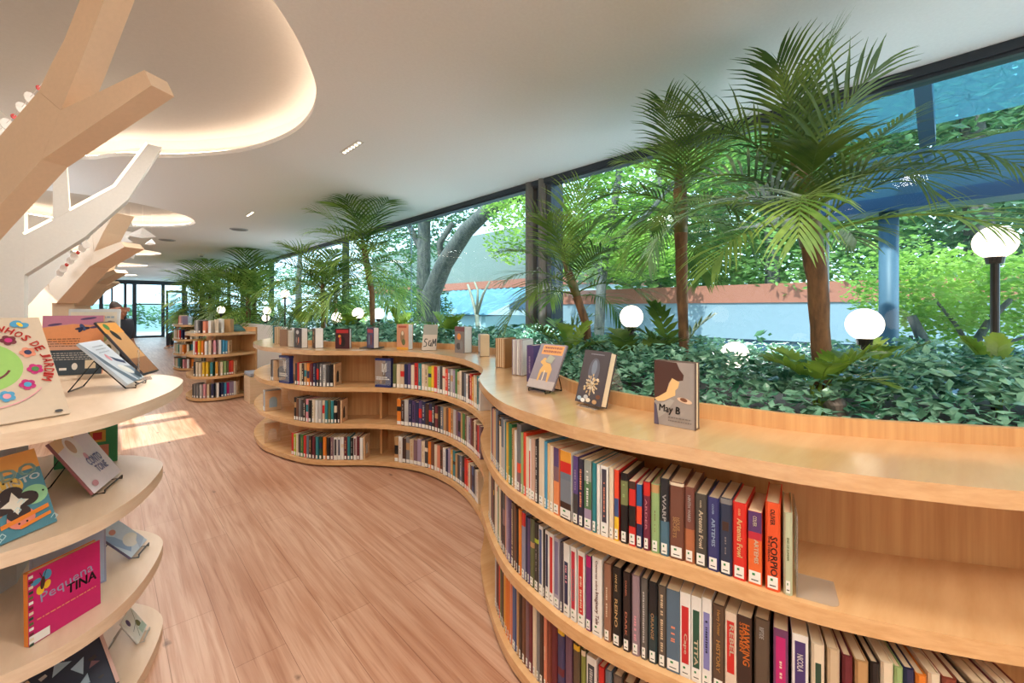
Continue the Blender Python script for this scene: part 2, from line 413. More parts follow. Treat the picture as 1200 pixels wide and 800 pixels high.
# window wall: frames, panes, the fluted column
def u_px(px): return PV(px, 300, GLASS_V).y
ULAST = U1
mb = MB()
mb.box(GLASS_V - 0.05, GLASS_V + 0.06, U0, U1, CEIL - 0.055, CEIL - 0.002)
mb.box(GLASS_V - 0.035, GLASS_V + 0.06, U0, U1, CEIL - 0.075, CEIL - 0.055)
struct(mb.build('trim_1', DARKF))
mb = MB(); mb.box(GLASS_V - 0.05, GLASS_V + 0.06, U0, U1, 0.0, 0.9); mb.box(GLASS_V - 0.06, GLASS_V + 0.07, U0, U1, 0.9, 0.96); struct(mb.build('wall_window', DARKF))
mul = [(u_px(318), 0.10), (u_px(405), 0.07), (u_px(284), 0.12), (u_px(268), 0.10), (u_px(255), 0.1)]
breaks = [U0] + [u_px(617), u_px(648)] + sorted(m[0] for m in mul) + [u_px(482), u_px(970), U1]
for k, (u, w) in enumerate(mul):
    mb = MB(); mb.box(GLASS_V - 0.05, GLASS_V + 0.06, u - w / 2, u + w / 2, 0.96, CEIL - 0.075); struct(mb.build('trim_%d' % (k + 2), DARKF))
mb = MB()
for px in (482, 970): mb.box(GLASS_V - 0.008, GLASS_V + 0.012, u_px(px) - 0.006, u_px(px) + 0.006, 0.96, CEIL - 0.075)
struct(mb.build('trim_8', mat('silicone_joint', (150, 168, 176), 0.5)))
uc0, uc1 = u_px(648), u_px(617)
mb = MB(); COLM = mat('bronze_column', (112, 108, 104), 0.42, 0.35)
w = uc1 - uc0
mb.box(GLASS_V - 0.03, GLASS_V + 0.16, uc0, uc0 + 0.055, 0.96, CEIL - 0.002, 1)
for a, b in ((0.055, 0.19), (0.235, w)):
    pts = []
    for k in range(9):
        t = k / 8; pts.append((GLASS_V + 0.02 - 0.09 * math.sin(math.pi * t) ** 0.5, uc0 + a + (b - a) * t, 0.96))
    pts += [(GLASS_V + 0.16, uc0 + b, 0.96), (GLASS_V + 0.16, uc0 + a, 0.96)]
    mb.prism(pts, (0, 0, CEIL - 0.962), 0)
mb.box(GLASS_V + 0.0, GLASS_V + 0.16, uc0 + 0.19, uc0 + 0.235, 0.96, CEIL - 0.002, 1)
struct(mb.build('pillar', [COLM, DARKF]))
GLASS = glassmat('window_glass', (200, 228, 236), 0.6)
bs = sorted(breaks); k = 0
for a, b in zip(bs[:-1], bs[1:]):
    if abs(a - uc0) < 1e-6: continue
    k += 1
    mb = MB(); mb.face([(GLASS_V, a, 0.96), (GLASS_V, b, 0.96), (GLASS_V, b, CEIL - 0.07), (GLASS_V, a, CEIL - 0.07)])
    struct(mb.build('window_%d' % k, GLASS))

# far wall with glazed doors
def far(px, py): return PU(px, py, U1)
hz = far(170, 333).z; mb = MB()
mb.box(VL, GLASS_V, U1, U1 + 0.1, hz, 3.2); struct(mb.build('wall_far', WHITE))
mb = MB(); fr = lambda a, b, z0, z1: mb.box(far(a, 360).x, far(b, 360).x, U1 - 0.06, U1 + 0.04, z0, z1)
mb.box(VL, GLASS_V, U1 - 0.08, U1 + 0.06, hz - 0.02, hz + 0.16)
for a, b in ((116, 121), (130, 132.5), (145, 148.5), (155, 160), (189, 193), (213, 218), (228, 231), (237, 240)): fr(a, b, 0, hz)
fr(160, 189, far(170, 356).z - 0.04, far(170, 356).z + 0.03)
fr(160, 189, 0.0, 0.10); mb.box(VL, far(160, 360).x, U1 - 0.05, U1 + 0.03, 0, 0.1)
struct(mb.build('trim_9', DARKF))
mb = MB(); mb.face([(VL, U1, 0), (GLASS_V, U1, 0), (GLASS_V, U1, hz), (VL, U1, hz)])
struct(mb.build('window_20', GLASS))
p = far(191, 360)                                 # the opened leaf standing in front
mb = MB()
for x0, x1, z0, z1 in ((0, 0.09, 0, 2.3), (0.75, 0.84, 0, 2.3), (0.09, 0.75, 0, 0.12), (0.09, 0.75, 2.2, 2.3)): mb.box(x0, x1, 0, 0.05, z0, z1, 0)
mb.face([(0.09, 0.025, 0.12), (0.75, 0.025, 0.12), (0.75, 0.025, 2.2), (0.09, 0.025, 2.2)], 1)
mb.box(0.66, 0.69, -0.06, -0.03, 0.8, 1.4, 2)
d1 = struct(mb.build('door_1', [DARKF, GLASS, STEEL])); d1.location = (p.x + 0.02, U1 - 1.2, 0)

# ceiling fittings
def downlight(px, py, n, label, L=0.36):
    p = PZ(px, py, CEIL); t = thing('downlight', label, 'ceiling light', (p.x, p.y, CEIL), 'slim linear downlights')
    mb = MB(); mb.box(-0.03, 0.03, -L / 2, L / 2, -0.004, 0.0); mb.build('frame', mat('bezel', (210, 208, 204), 0.5), t)
    mb = MB()
    for k in range(n): mb.ball((0, -L / 2 + L * (k + 0.5) / n, -0.006), 0.014, 0, 10, 6, 0.5)
    mb.build('lens', emit('downlight_lens', (255, 236, 205), 4.0), t)
    return p
dl = [downlight(412, 172.5, 6, 'slim linear downlight in the grey ceiling before the large oval cove'),
      downlight(293, 250.5, 6, 'small linear downlight in the ceiling between the speaker and the window row')]
p = PZ(280, 268.5, CEIL); t = thing('ceiling_speaker', 'round flush loudspeaker grille in the white ceiling', 'speaker', (p.x, p.y, CEIL))
mb = MB(); mb.tube([(0, 0, -0.012), (0, 0, 0)], [0.13, 0.14], 28); mb.build('rim', mat('grille_rim', (170, 170, 172), 0.5), t)
mb = MB(); mb.tube([(0, 0, -0.016), (0, 0, -0.012)], [0.11, 0.11], 28); mb.build('grille', mat('grille_grey', (120, 122, 126), 0.6), t)
p = PZ(236, 297.5, CEIL); t = thing('smoke_detector', 'small white smoke detector on the ceiling above the aisle', 'smoke detector', (p.x, p.y, CEIL))
mb = MB(); mb.tube([(0, 0, -0.05), (0, 0, -0.02), (0, 0, 0)], [0.05, 0.07, 0.075], 20); mb.build('housing', WHITE, t)
mb = MB(); mb.tube([(0, 0, -0.065), (0, 0, -0.05)], [0.03, 0.04], 16); mb.build('sensor', mat('sensor_grey', (90, 90, 92), 0.5), t)
p = PZ(196, 281, CEIL); t = thing('ceiling_speaker', 'round flush loudspeaker beside the second oval cove', 'speaker', (p.x, p.y, CEIL))
mb = MB(); mb.tube([(0, 0, -0.012), (0, 0, 0)], [0.13, 0.14], 28); mb.build('rim', MATS['grille_rim'], t)
mb = MB(); mb.tube([(0, 0, -0.016), (0, 0, -0.012)], [0.11, 0.11], 28); mb.build('grille', MATS['grille_grey'], t)

# ------------------------------------------------------------------ the long curved bookcase
SC = Curve([(1.75, 6.45), (1.45, 6.1), (1.24, 5.65), (1.163, 5.17), (1.186, 4.74), (1.375, 4.15), (1.786, 3.725), (1.985, 3.36), (2.03, 3.04), (1.99, 2.70), (1.9, 2.43),
            (1.79, 2.2), (1.655, 2.03), (1.50, 1.87), (1.313, 1.579), (1.19, 1.33), (1.145, 1.15), (1.118, 0.945), (1.126, 0.781), (1.152, 0.654), (1.182, 0.541),
            (1.20, 0.44), (1.214, 0.356), (1.252, 0.234), (1.303, 0.126), (1.355, 0.0255), (1.412, -0.067), (1.6, -0.35), (1.75, -0.62), (1.85, -0.9)], 0.01, 25)
DEPTH = 0.36
case = thing('curved_bookcase', 'long S-curved oak bookcase with an open worktop, winding along the planter', 'bookcase', (1.4, 2.0, 0))
def rb(name, a, b, z0, z1, m, parent, curve=SC):
    mb = MB(); ribbon(mb, curve.off(a), curve.off(b), z0, z1)
    return mb.build(name, m, parent, world=True)
rb('worktop', 0.0, DEPTH, TOP - 0.042, TOP, OAK_T, case)
for z in SHELVES: rb('shelf', 0.008, DEPTH - 0.012, z - 0.042, z, OAK_H, case)
rb('plinth', 0.05, DEPTH - 0.02, 0.0, 0.018, mat('plinth_dark', (110, 76, 50), 0.6), case)
rb('back_panel', DEPTH - 0.012, DEPTH, 0.0, TOP - 0.042, OAK_V, case)
rb('planter_rim', DEPTH, DEPTH + 0.022, 0.0, 1.111, OAK_V, case)
for px, zs in ((437, 0.06), (437, 0.394), (437, 0.727)):       # uprights
    p, t, n = SC.at(SC.s_at_px(436, 0.5, 2.0, 4.2)); top = zs + 0.291
    M = frame((p.x, p.y, 0), (t.x, t.y, 0), (n.x, n.y, 0), (0, 0, 1))
    mb = MB(); mb.box(-0.01, 0.01, 0.20, DEPTH - 0.013, zs + 0.0005, top - 0.0005, 0, M)
    mb.build('divider', OAK_V, case, world=True)
mb = MB(); p, t, n = SC.at(0); M = frame((p.x, p.y, 0), (t.x, t.y, 0), (n.x, n.y, 0), (0, 0, 1)); mb.box(-0.02, 0.0, 0.0, DEPTH, 0, TOP, 0, M)
mb.build('end_panel', OAK_V, case, world=True)

# two further bookcases of the same family
def far_case(label, pts, endpanel):
    c = Curve(pts, 0.02, 6); t = thing('curved_bookcase', label, 'bookcase', (pts[-1][0], pts[-1][1], 0))
    rb('worktop', 0.0, DEPTH, TOP - 0.042, TOP, OAK_T, t, c)
    for z in SHELVES: rb('shelf', 0.008, DEPTH - 0.012, z - 0.042, z, OAK_H, t, c)
    rb('plinth', 0.05, DEPTH - 0.02, 0.0, 0.018, MATS['plinth_dark'], t, c)
    rb('back_panel', DEPTH - 0.012, DEPTH, 0.0, TOP - 0.042, OAK_V, t, c)
    for s_, e in ((0, -1), (c.L, 1)):
        p, tt, n = c.at(s_); M = frame((p.x, p.y, 0), (tt.x, tt.y, 0), (n.x, n.y, 0), (0, 0, 1))
        mb = MB(); mb.box(min(0, e * 0.03), max(0, e * 0.03), 0.0, DEPTH, 0, TOP + (0.07 if e > 0 and endpanel else 0), 0, M); mb.build('end_panel', OAK_V, t, world=True)
    return c, t
FC2, case2 = far_case('oak bookcase with a rounded nose beside the pale stool, second along the aisle', [(1.35, 9.6), (1.05, 9.1), (0.93, 8.6), (1.0, 8.2), (1.25, 8.03), (1.55, 8.1), (1.84, 8.24)], True)
FC1, case1 = far_case('oak bookcase at the far end of the aisle by the glass doors', [(1.66, 14.5), (1.32, 13.8), (1.17, 13.1), (1.25, 12.5), (1.55, 12.38), (1.8, 12.65), (1.98, 12.95)], False)

# planter bed
bk = SC.off(DEPTH + 0.021)
poly = [(p.x, p.y, 0.965) for p in bk if p.y < 6.3] + [(GLASS_V - 0.052, -1.0, 0.965), (GLASS_V - 0.052, 21.0, 0.965), (2.36, 21.0, 0.965), (2.36, 6.4, 0.965)]
mb = MB(); mb.face(poly); struct(mb.build('planter_soil_ground', mat('soil', (52, 40, 30), 0.95, bump=0.4, bscale=40)))
mb = MB(); mb.box(2.33, 2.36, 6.42, 21.0, 0, 1.11); mb.box(2.33, GLASS_V, 21.0, 21.03, 0, 1.11); struct(mb.build('trim_10', WHITE))

# low stool between the bookcases
p = PZ(295, 464, 0.0); sx, sy = 1.80, 7.70
st = thing('stool', 'pale wooden cube stool with a grey padded top beside the second bookcase', 'stool', (sx, sy, 0))
mb = MB(); mb.box(-0.2, 0.2, -0.2, 0.2, 0.0, 0.40); mb.build('base', wood('birch', (214, 184, 146), (228, 200, 166), (3, 3, 30)), st)
mb = MB(); mb.box(-0.2, 0.2, -0.2, 0.2, 0.401, 0.46)
c = mb.build('cushion', mat('grey_felt', (150, 152, 160), 0.9, bump=0.3, bscale=200), st)
bv = c.modifiers.new('b', 'BEVEL'); bv.width = 0.02; bv.segments = 3
# ------------------------------------------------------------------ books
def rgb_of(c): return PAL[c] if isinstance(c, str) else c
def make_book(root, t, h, d, cover, hard=True, bands=None, inlay=None, pages=None, label=True, letter=None, ink='cream', strokes=None, lw=0.45, fast=False, rs=None):
    """A closed book under root: spine faces -y, thickness along x, front board at +x."""
    rs = rs or RNG
    b = 0.0028 if hard else 0.0010; r = min(0.006 if hard else 0.002, t * 0.3)
    prof = [(-t / 2, d), (-t / 2, r), (-t / 2 + r * 0.8, 0.0004), (t / 2 - r * 0.8, 0.0004), (t / 2, r), (t / 2, d), (t / 2 - b, d), (t / 2 - b, b + r * 0.8), (-t / 2 + b, b + r * 0.8), (-t / 2 + b, d)]
    n = len(prof); mats = [pm(cover)]; zs = [0.0]; bm_ = []
    for f, c in (bands or [(1.0, cover)]):
        m = pm(c)
        if m not in mats: mats.append(m)
        zs.append(f * h); bm_.append(mats.index(m))
    zs[-1] = h; mb = MB(); vs = [(x, y, z) for z in zs for x, y in prof]; fs = []; mi = []
    for k in range(len(zs) - 1):
        for i in range(n):
            j = (i + 1) % n
            fs.append((k * n + i, k * n + j, (k + 1) * n + j, (k + 1) * n + i)); mi.append(bm_[k] if 1 <= i <= 3 else 0)
    e = (len(zs) - 1) * n
    for base, flip in ((0, True), (e, False)):
        q = [(0, 1, 8, 9), (1, 2, 3, 4), (1, 4, 7, 8), (4, 5, 6, 7)]
        for f in q:
            f = tuple(base + i for i in f); fs.append(tuple(reversed(f)) if flip else f); mi.append(0)
    mb.add(vs, fs, mi); cov = mb.build('cover', mats, root)
    o = 0.003 if hard else 0.0006
    mb = MB(); mb.box(-t / 2 + b, t / 2 - b, b + r * 0.8, d - o, o, h - o); mb.build('page_block', pages or PAPER, root)
    lt = 0.0
    if label:
        w = t - 2 * r * 0.8 - 0.001; z0, z1 = 0.006, 0.006 + min(0.030, h * 0.16); lt = z1
        if w > 0.004:
            mb = MB(); mb.box(-w / 2, w / 2, -0.0004, 0.0003, z0, z1, 0)
            if not fast:
                mb.box(-w * 0.22, w * 0.02, -0.0006, -0.0004, z1 - 0.011, z1 - 0.005, 1)
                mb.box(-w * 0.3, w * 0.3, -0.0006, -0.0004, z0 + 0.006, z0 + 0.0085, 2)
            mb.build('call_label', [TAG, TAGG, INKB], root)
    y = -0.0002; sw = t - 2 * r * 0.8
    mb = MB(); ms = [pm(ink)]
    if inlay:
        c, a0, a1 = inlay; ms.append(pm(c)); mb.box(-sw * 0.36, sw * 0.36, y, 0.0003, max(a0 * h, lt + 0.004), a1 * h, 1); y -= 0.0003
    if letter:
        for (s, a0, a1, wf, off) in letter:
            M = frame((off * sw, y, h * (a0 + a1) / 2), (0, 0, -1), (1, 0, 0), (0, -1, 0))
            mb.text(s, M, width=h * (a1 - a0), height=sw * wf)
    elif strokes and sw > 0.007:
        z = h * strokes[1]
        while z > h * strokes[0]:
            g = rs.uniform(0.003, 0.0075)
            if rs.random() < 0.85: mb.box(-sw * lw / 2 * rs.uniform(.7, 1), sw * lw / 2 * rs.uniform(.7, 1), y, y + 0.0002, z - g, z)
            z -= g + rs.uniform(0.0012, 0.003)
    if mb.v: mb.build('spine_print', ms, root)
    return cov
def cname(c):
    if isinstance(c, str): return c
    return min(PAL, key=lambda k: sum((a - b) ** 2 for a, b in zip(PAL[k], c)))
def rect(p, t, n, th, d):
    return [p - t * th / 2, p + t * th / 2, p + t * th / 2 + n * d, p - t * th / 2 + n * d]
def sat(a, b):
    for P in (a, b):
        for i in range(4):
            e = P[(i + 1) % 4] - P[i]; ax = Vector((-e.y, e.x)).normalized()
            pa = [ax.dot(q) for q in a]; pb = [ax.dot(q) for q in b]
            if max(pa) + 0.0007 < min(pb) or max(pb) + 0.0007 < min(pa): return False
    return True
def look(sp):
    kind = 'thick ' if sp['t'] > 0.031 else ('thin ' if sp['t'] < 0.017 else '')
    w = cname(sp['c'])
    if 'inlay' in sp: return '%s book with a %s panel' % (w, cname(sp['inlay'][0]))
    if 'bands' in sp:
        o = [cname(c) for f, c in sp['bands'] if cname(c) != w]
        if o: return '%s%s and %s book' % (kind, w, o[0])
    return '%s%s book' % (kind, w)
def book_row(curve, s0, direction, z, specs, ends_, group, inset=0.03, s_stop=None, fast=False, dmax=0.2, avoid=()):
    """Stand the books of specs side by side along the curve from s0; ends_ = (start anchor, end anchor, shelf)."""
    prev = list(avoid); s = s0; made = []
    for sp in specs:
        th, h, d = sp['t'], sp['h'], min(sp.get('d', 0.15), dmax)
        s += direction * th * 0.5
        for _ in range(400):
            p, t, n = curve.at(s); p = p + n * (inset + sp.get('in', 0)); a = math.atan2(t.y, t.x) + sp.get('yaw', 0)
            t = Vector((math.cos(a), math.sin(a))); n = Vector((-t.y, t.x)); rc = rect(p, t, n, th, d)
            if not any(sat(rc, q) for q in prev[-3:]) and not any(sat(rc, q) for q in avoid): break
            s += direction * 0.0006
        if s_stop is not None and (s - s_stop) * direction > 0: break
        prev.append(rc)
        if sp.get('skip'): s += direction * th * 0.5; continue
        M = frame((p.x, p.y, z + 0.0006), (t.x, t.y, 0), (n.x, n.y, 0), (0, 0, 1))
        r = thing('book', None, 'book', group=group, M=M)
        kw = {q: sp[q] for q in ('hard', 'bands', 'inlay', 'pages', 'letter', 'ink', 'strokes', 'lw') if q in sp}
        make_book(r, th, h, d, sp['c'], fast=fast, **kw)
        s += direction * th * 0.5; made.append((r, sp))
    N = len(made)
    for k, (r, sp) in enumerate(made):
        a, b, sh = ends_
        r['label'] = '%s, %s from the %s, %s' % (look(sp), ordinal(k + 1), a, sh) if (k < N / 2 or b is None) else '%s, %s from the %s, %s' % (look(sp), ordinal(N - k), b, sh)
    return prev
def S(c, t=26, h=205, d=150, **k):
    return dict(c=c, t=t / 1000, h=h / 1000, d=d / 1000, **k)
def jig(rs, sp, hj=0.012):
    sp['h'] *= 1 + rs.uniform(-hj, hj); return sp

# row of the near curve under the worktop, counted from the clear bookend leftwards
near1 = [
 S('pale green', 19, 205, 150, hard=True, ink='olive green', letter=[('END OF SUMMER', .42, .70, .4, 0)]),
 S('orange red', 33, 222, 155, ink='dark brown', bands=[(1, (226, 84, 40))], letter=[('OLIVER', .75, .93, .42, 0), ('SCORPIO', .17, .62, .62, .12), ('THE ETERNAL', .32, .62, .2, -.34)]),
 S((222, 92, 48), 31, 190, 140, hard=False, bands=[(.62, (226, 104, 50)), (.72, (190, 40, 60)), (1, (88, 52, 104))], letter=[('ARTEMIS', .30, .62, .34, .12), ('COLFER', .80, .94, .3, 0)], ink='cream'),
 S((214, 48, 38), 33, 202, 150, letter=[('Artemis Fowl', .30, .80, .52, .05), ('COLFER', .84, .93, .2, 0)], ink=(236, 214, 150)),
 S((44, 54, 78), 31, 205, 150, bands=[(.93, (44, 54, 78)), (1, 'grey')], strokes=(.3, .5), lw=.2, ink='grey', inlay=('dark brown', .58, .70)),
 S((56, 58, 112), 30, 198, 145, letter=[('ARTEMIS', .34, .72, .42, .05), ('COLFER', .78, .92, .22, 0)], ink='pale blue'),
 S((72, 68, 62), 31, 200, 148, letter=[('Artemis Fowl', .26, .78, .5, .05), ('COLFER', .82, .92, .2, 0)], ink='cream'),
 S((134, 84, 66), 27, 212, 150, bands=[(.45, (176, 106, 70)), (1, (116, 70, 60))], letter=[('NINTH WARD', .55, .90, .42, 0)], ink='light grey'),
 S((112, 70, 56), 40, 218, 150, bands=[(.96, (112, 70, 56)), (1, 'cream')], letter=[('HOUSE', .38, .55, .3, .15), ('SECRETS', .28, .55, .3, -.15)], ink='tan'),
 S((40, 44, 50), 26, 222, 150, bands=[(.45, (74, 110, 130)), (1, (36, 38, 44))], letter=[('WARP', .45, .80, .6, 0)], ink='light grey'),
 S('light green', 24, 200, 145, bands=[(.88, (146, 176, 120)), (1, 'tan')], strokes=(.3, .62), lw=.15, ink='brown'),
 S('maroon', 21, 202, 150, bands=[(.8, (110, 36, 60)), (1, 'red')], letter=[('ARDER', .3, .75, .5, 0)], ink='pink'),
 S((44, 80, 130), 16, 190, 140, hard=False, bands=[(.38, 'navy'), (.66, 'orange red'), (1, (34, 90, 140))]),
 S('red', 20, 195, 140, hard=False, bands=[(.3, 'red'), (.62, 'black'), (.88, 'red'), (1, 'dark brown')]),
 S('black', 24, 212, 150, bands=[(.55, 'black'), (.9, (120, 128, 84)), (1, 'black')], strokes=(.6, .85), lw=.5, ink='light green'),
 S('red', 14, 218, 150, hard=False, bands=[(.34, 'yellow'), (.6, 'blue'), (1, 'orange red')]),
 S('cream', 13, 220, 150, hard=False),
 S('white', 25, 220, 150, hard=False, inlay=((64, 60, 74), .2, .96), strokes=(.3, .8), lw=.2, ink='salmon'),
 S('white', 10, 220, 150, hard=False),
 S('teal', 13, 222, 150, hard=False),
 S((120, 136, 124), 27, 224, 150, hard=False, bands=[(.3, 'lilac'), (.7, (84, 120, 84)), (1, (150, 156, 150))], strokes=(.35, .85), lw=.35, ink='white'),
 S((46, 44, 62), 16, 222, 150, hard=False, strokes=(.3, .85), lw=.6, ink='salmon'),
 S('purple', 20, 226, 150, hard=False, bands=[(.45, 'dark grey'), (1, (92, 72, 130))], strokes=(.5, .8), lw=.3, ink='lilac'),
 S('white', 50, 232, 155, hard=False, bands=[(.25, 'dark brown'), (.58, (120, 128, 140)), (.68, 'blue grey'), (.84, 'red'), (1, (228, 160, 60))]),
 S((226, 134, 92), 25, 232, 150, hard=False, bands=[(.5, (230, 142, 90)), (.72, 'mauve'), (1, 'purple')]),
 S('cream', 16, 234, 150, hard=False), S((222, 190, 140), 13, 236, 150),
 S('sky blue', 15, 240, 160), S('cream', 30, 246, 165),
 S((40, 38, 40), 19, 232, 150, strokes=(.2, .9), lw=.7, ink='light grey'),
 S((206, 170, 150), 22, 232, 150, hard=False), S('white', 12, 226, 150, hard=False, inlay=('red', .1, .8)), S('cream', 18, 228, 150, hard=False),
 S('orange red', 18, 240, 160), S('light green', 14, 236, 155), S((112, 112, 116), 26, 264, 175, bands=[(.28, 'mauve'), (.42, 'orange red'), (1, (116, 116, 120))]),
 S('white', 13, 232, 150), S('tan', 20, 234, 150, strokes=(.5, .9), lw=.5, ink='brown'),
 S((54, 122, 72), 27, 246, 165, strokes=(.2, .3), ink='light green'), S((226, 178, 64), 18, 244, 160), S('teal', 9, 242, 160), S('light grey', 20, 246, 160),
 S('blue grey', 26, 250, 165, bands=[(.5, 'light grey'), (1, 'blue grey')]),
 S('cream', 28, 240, 160, bands=[(.86, 'cream'), (1, 'black')], inlay=('amber', .88, .95)), S('dark grey', 26, 244, 160), S((112, 126, 146), 32, 262, 180),
 S((230, 186, 128), 18, 250, 160), S('beige', 22, 252, 165), S('salmon', 18, 250, 165), S('navy', 22, 252, 165), S('cream', 24, 254, 165),
]
near2 = [   # from the hidden right-hand end towards the pinch of the curve
 S('reddish brown', 24, 215), S('cream', 20, 222), S('maroon', 20, 216), S('beige', 26, 222), S('dark brown', 20, 214), S('reddish brown', 26, 220), S('cream', 22, 224), S('orange', 20, 214),
 S('navy', 20, 222), S('light green', 16, 220), S('cream', 24, 226), S('black', 18, 218), S('tan', 26, 214), S('maroon', 20, 218),
 S('beige', 24, 226), S('cream', 26, 228, inlay=('dark green', .2, .8)), S('white', 34, 238, hard=False, inlay=((70, 50, 110), .3, .93), letter=[('NICOLA', .62, .80, .4, 0)], ink='white'),
 S((120, 60, 110), 32, 236, hard=False, bands=[(1, (110, 60, 100))], inlay=('magenta', .4, .92), strokes=(.5, .78), lw=.2),
 S((92, 76, 62), 34, 244, letter=[('RIPTIDE', .80, .92, .4, 0)], ink='light grey'),
 S((60, 40, 34), 34, 236, hard=False, letter=[('HAWKING', .46, .92, .5, .16), ('STEPHEN', .60, .92, .3, -.2)], ink=(236, 130, 50)),
 S((226, 206, 186), 28, 232, hard=False, inlay=('red', .3, .9), letter=[('REBEL', .5, .86, .4, .1)], ink='cream'),
 S((92, 70, 54), 32, 238, letter=[('Harry Potter', .66, .95, .42, 0), ('HISTORY', .24, .60, .42, 0)], ink=(200, 150, 80)),
 S('white', 25, 246, hard=False, inlay=((130, 130, 190), .2, .84), strokes=(.4, .75), lw=.3, ink='navy'),
 S('white', 27, 240, hard=False, inlay=((40, 84, 66), .15, .84), letter=[('TITA', .2, .5, .4, 0)], ink='cream'),
 S('white', 29, 240, hard=False, inlay=((196, 40, 44), .15, .84), letter=[('Cape', .28, .52, .4, 0)], ink='cream'),
 S((84, 108, 128), 36, 236, hard=False, strokes=(.36, .56), lw=.4, ink='salmon'),
 S((88, 80, 72), 24, 236, strokes=(.2, .9), lw=.5, ink='beige'),
 S((34, 36, 40), 26, 238, bands=[(.6, (40, 60, 64)), (1, (28, 28, 32))], letter=[('ORANGE', .3, .62, .5, 0)], ink='tan'),
 S((96, 92, 88), 20, 240, strokes=(.2, .9), lw=.5, ink='light grey'),
 S((150, 128, 138), 24, 240, strokes=(.2, .5), lw=.5, ink='pink'),
 S((44, 32, 32), 24, 240, letter=[('DANIEL', .7, .9, .3, 0), ('DARK', .2, .5, .45, 0)], ink='salmon'),
 S((28, 26, 26), 28, 244, letter=[('ANNE RICE', .70, .92, .35, 0), ('REINO', .25, .6, .5, 0)], ink=(226, 190, 130)),
 S((150, 106, 84), 24, 244, strokes=(.3, .7), lw=.3, ink='cream'),
 S('white', 34, 250, hard=False, letter=[('Conversas sobre', .58, .96, .26, 0), ('Imaginary Tales', .12, .56, .5, 0)], ink=(110, 50, 40)),
 S('purple', 18, 244, hard=False, bands=[(.85, (112, 50, 110)), (1, 'magenta')]),
 S('white', 28, 246, hard=False, inlay=('red', .14, .94), strokes=(.2, .7), lw=.3, ink='cream'),
 S('white', 24, 248, hard=False, inlay=((190, 46, 70), .14, .94), strokes=(.3, .7), lw=.25, ink='teal'),
 S('white', 26, 246, hard=False, inlay=('navy', .14, .75), strokes=(.4, .7), lw=.4, ink='pink'),
 S((70, 66, 80), 13, 240), S((170, 164, 180), 26, 246, hard=False, inlay=((120, 116, 150), .2, .95)),
 S('white', 22, 250, hard=False, inlay=('red', .12, .95)), S('white', 20, 250, hard=False, inlay=('navy', .2, .95)), S('black', 11, 244),
 S('white', 22, 252, hard=False, inlay=('blue', .14, .95)), S((44, 42, 40), 27, 254, bands=[(.7, (52, 50, 46)), (.76, 'lime green'), (1, (44, 42, 40))], strokes=(.3, .6), lw=.15, ink='light grey'),
 S((88, 96, 60), 26, 256, bands=[(.58, (88, 96, 60)), (.66, 'tan'), (1, (94, 100, 70))]), S('purple', 14, 248), S('navy', 12, 248), S((150, 152, 170), 25, 256, bands=[(.8, (140, 142, 164)), (1, 'red')]),
 S('orange', 18, 258), S('black', 11, 250), S('brown', 14, 256), S((98, 78, 62), 24, 258, strokes=(.2, .9), lw=.7, ink='beige'), S('purple', 26, 262, strokes=(.4, .7), lw=.3, ink='lilac'),
 S('lilac', 18, 262), S((196, 150, 130), 14, 260), S((48, 50, 56), 32, 270, bands=[(.45, 'black'), (.7, 'mauve'), (1, (52, 54, 60))], strokes=(.15, .45), lw=.6, ink='maroon'),
 S('dark grey', 22, 270), S('cream', 34, 272), S('green', 12, 262), S('white', 17, 264, inlay=('red', .84, .92)), S('cream', 24, 266), S('cream', 18, 262), S('black', 26, 268, inlay=('yellow', .66, .74)),
 S('brown', 22, 270), S('mauve', 18, 268), S('dark grey', 20, 276), S('cream', 22, 268), S('cream', 22, 268), S('beige', 22, 270),
]
near3 = [
 S((206, 74, 56), 30, 218, strokes=(.5, .9), lw=.5, ink='maroon'), S((58, 40, 62), 28, 226, strokes=(.3, .9), lw=.7, ink='cream'), S('brown', 30, 232, strokes=(.2, .7), lw=.5, ink='cream'),
 S((112, 96, 86), 28, 238), S('blue grey', 22, 238), S('red', 20, 236), S('white', 36, 250, hard=False, inlay=((52, 58, 66), .1, .9), strokes=(.2, .85), lw=.4, ink='light grey'), S('olive green', 18, 254, bands=[(.93, (136, 142, 70)), (1, 'cream')]),
 S((96, 78, 60), 27, 256, bands=[(.93, (96, 78, 60)), (1, 'yellow')], strokes=(.1, .35), lw=.6, ink='cream'), S((112, 78, 98), 29, 264), S((70, 64, 110), 32, 268, bands=[(.4, (66, 62, 104)), (.5, 'maroon'), (.93, (66, 62, 104)), (1, 'yellow')]),
 S('maroon', 26, 275), S('reddish brown', 22, 272), S('salmon', 16, 270, strokes=(.4, .6)), S('dark brown', 22, 272), S('grey', 18, 268), S('cream', 22, 268), S('maroon', 22, 265), S('mauve', 20, 268),
 S('brown', 22, 268), S('dark brown', 18, 266), S('tan', 14, 262), S('blue', 32, 268), S('salmon', 22, 262), S('orange', 20, 262), S('orange', 22, 266), S('amber', 22, 272), S('dark brown', 30, 272),
 S('olive green', 24, 272), S('orange red', 18, 268), S('black', 20, 262), S('maroon', 22, 272), S('light grey', 30, 272),
]
G1, G2, G3 = 'books on the upper shelf of the near curve', 'books on the middle shelf of the near curve', 'books on the lowest shelf of the near curve'
SB, SBM = MB(), []
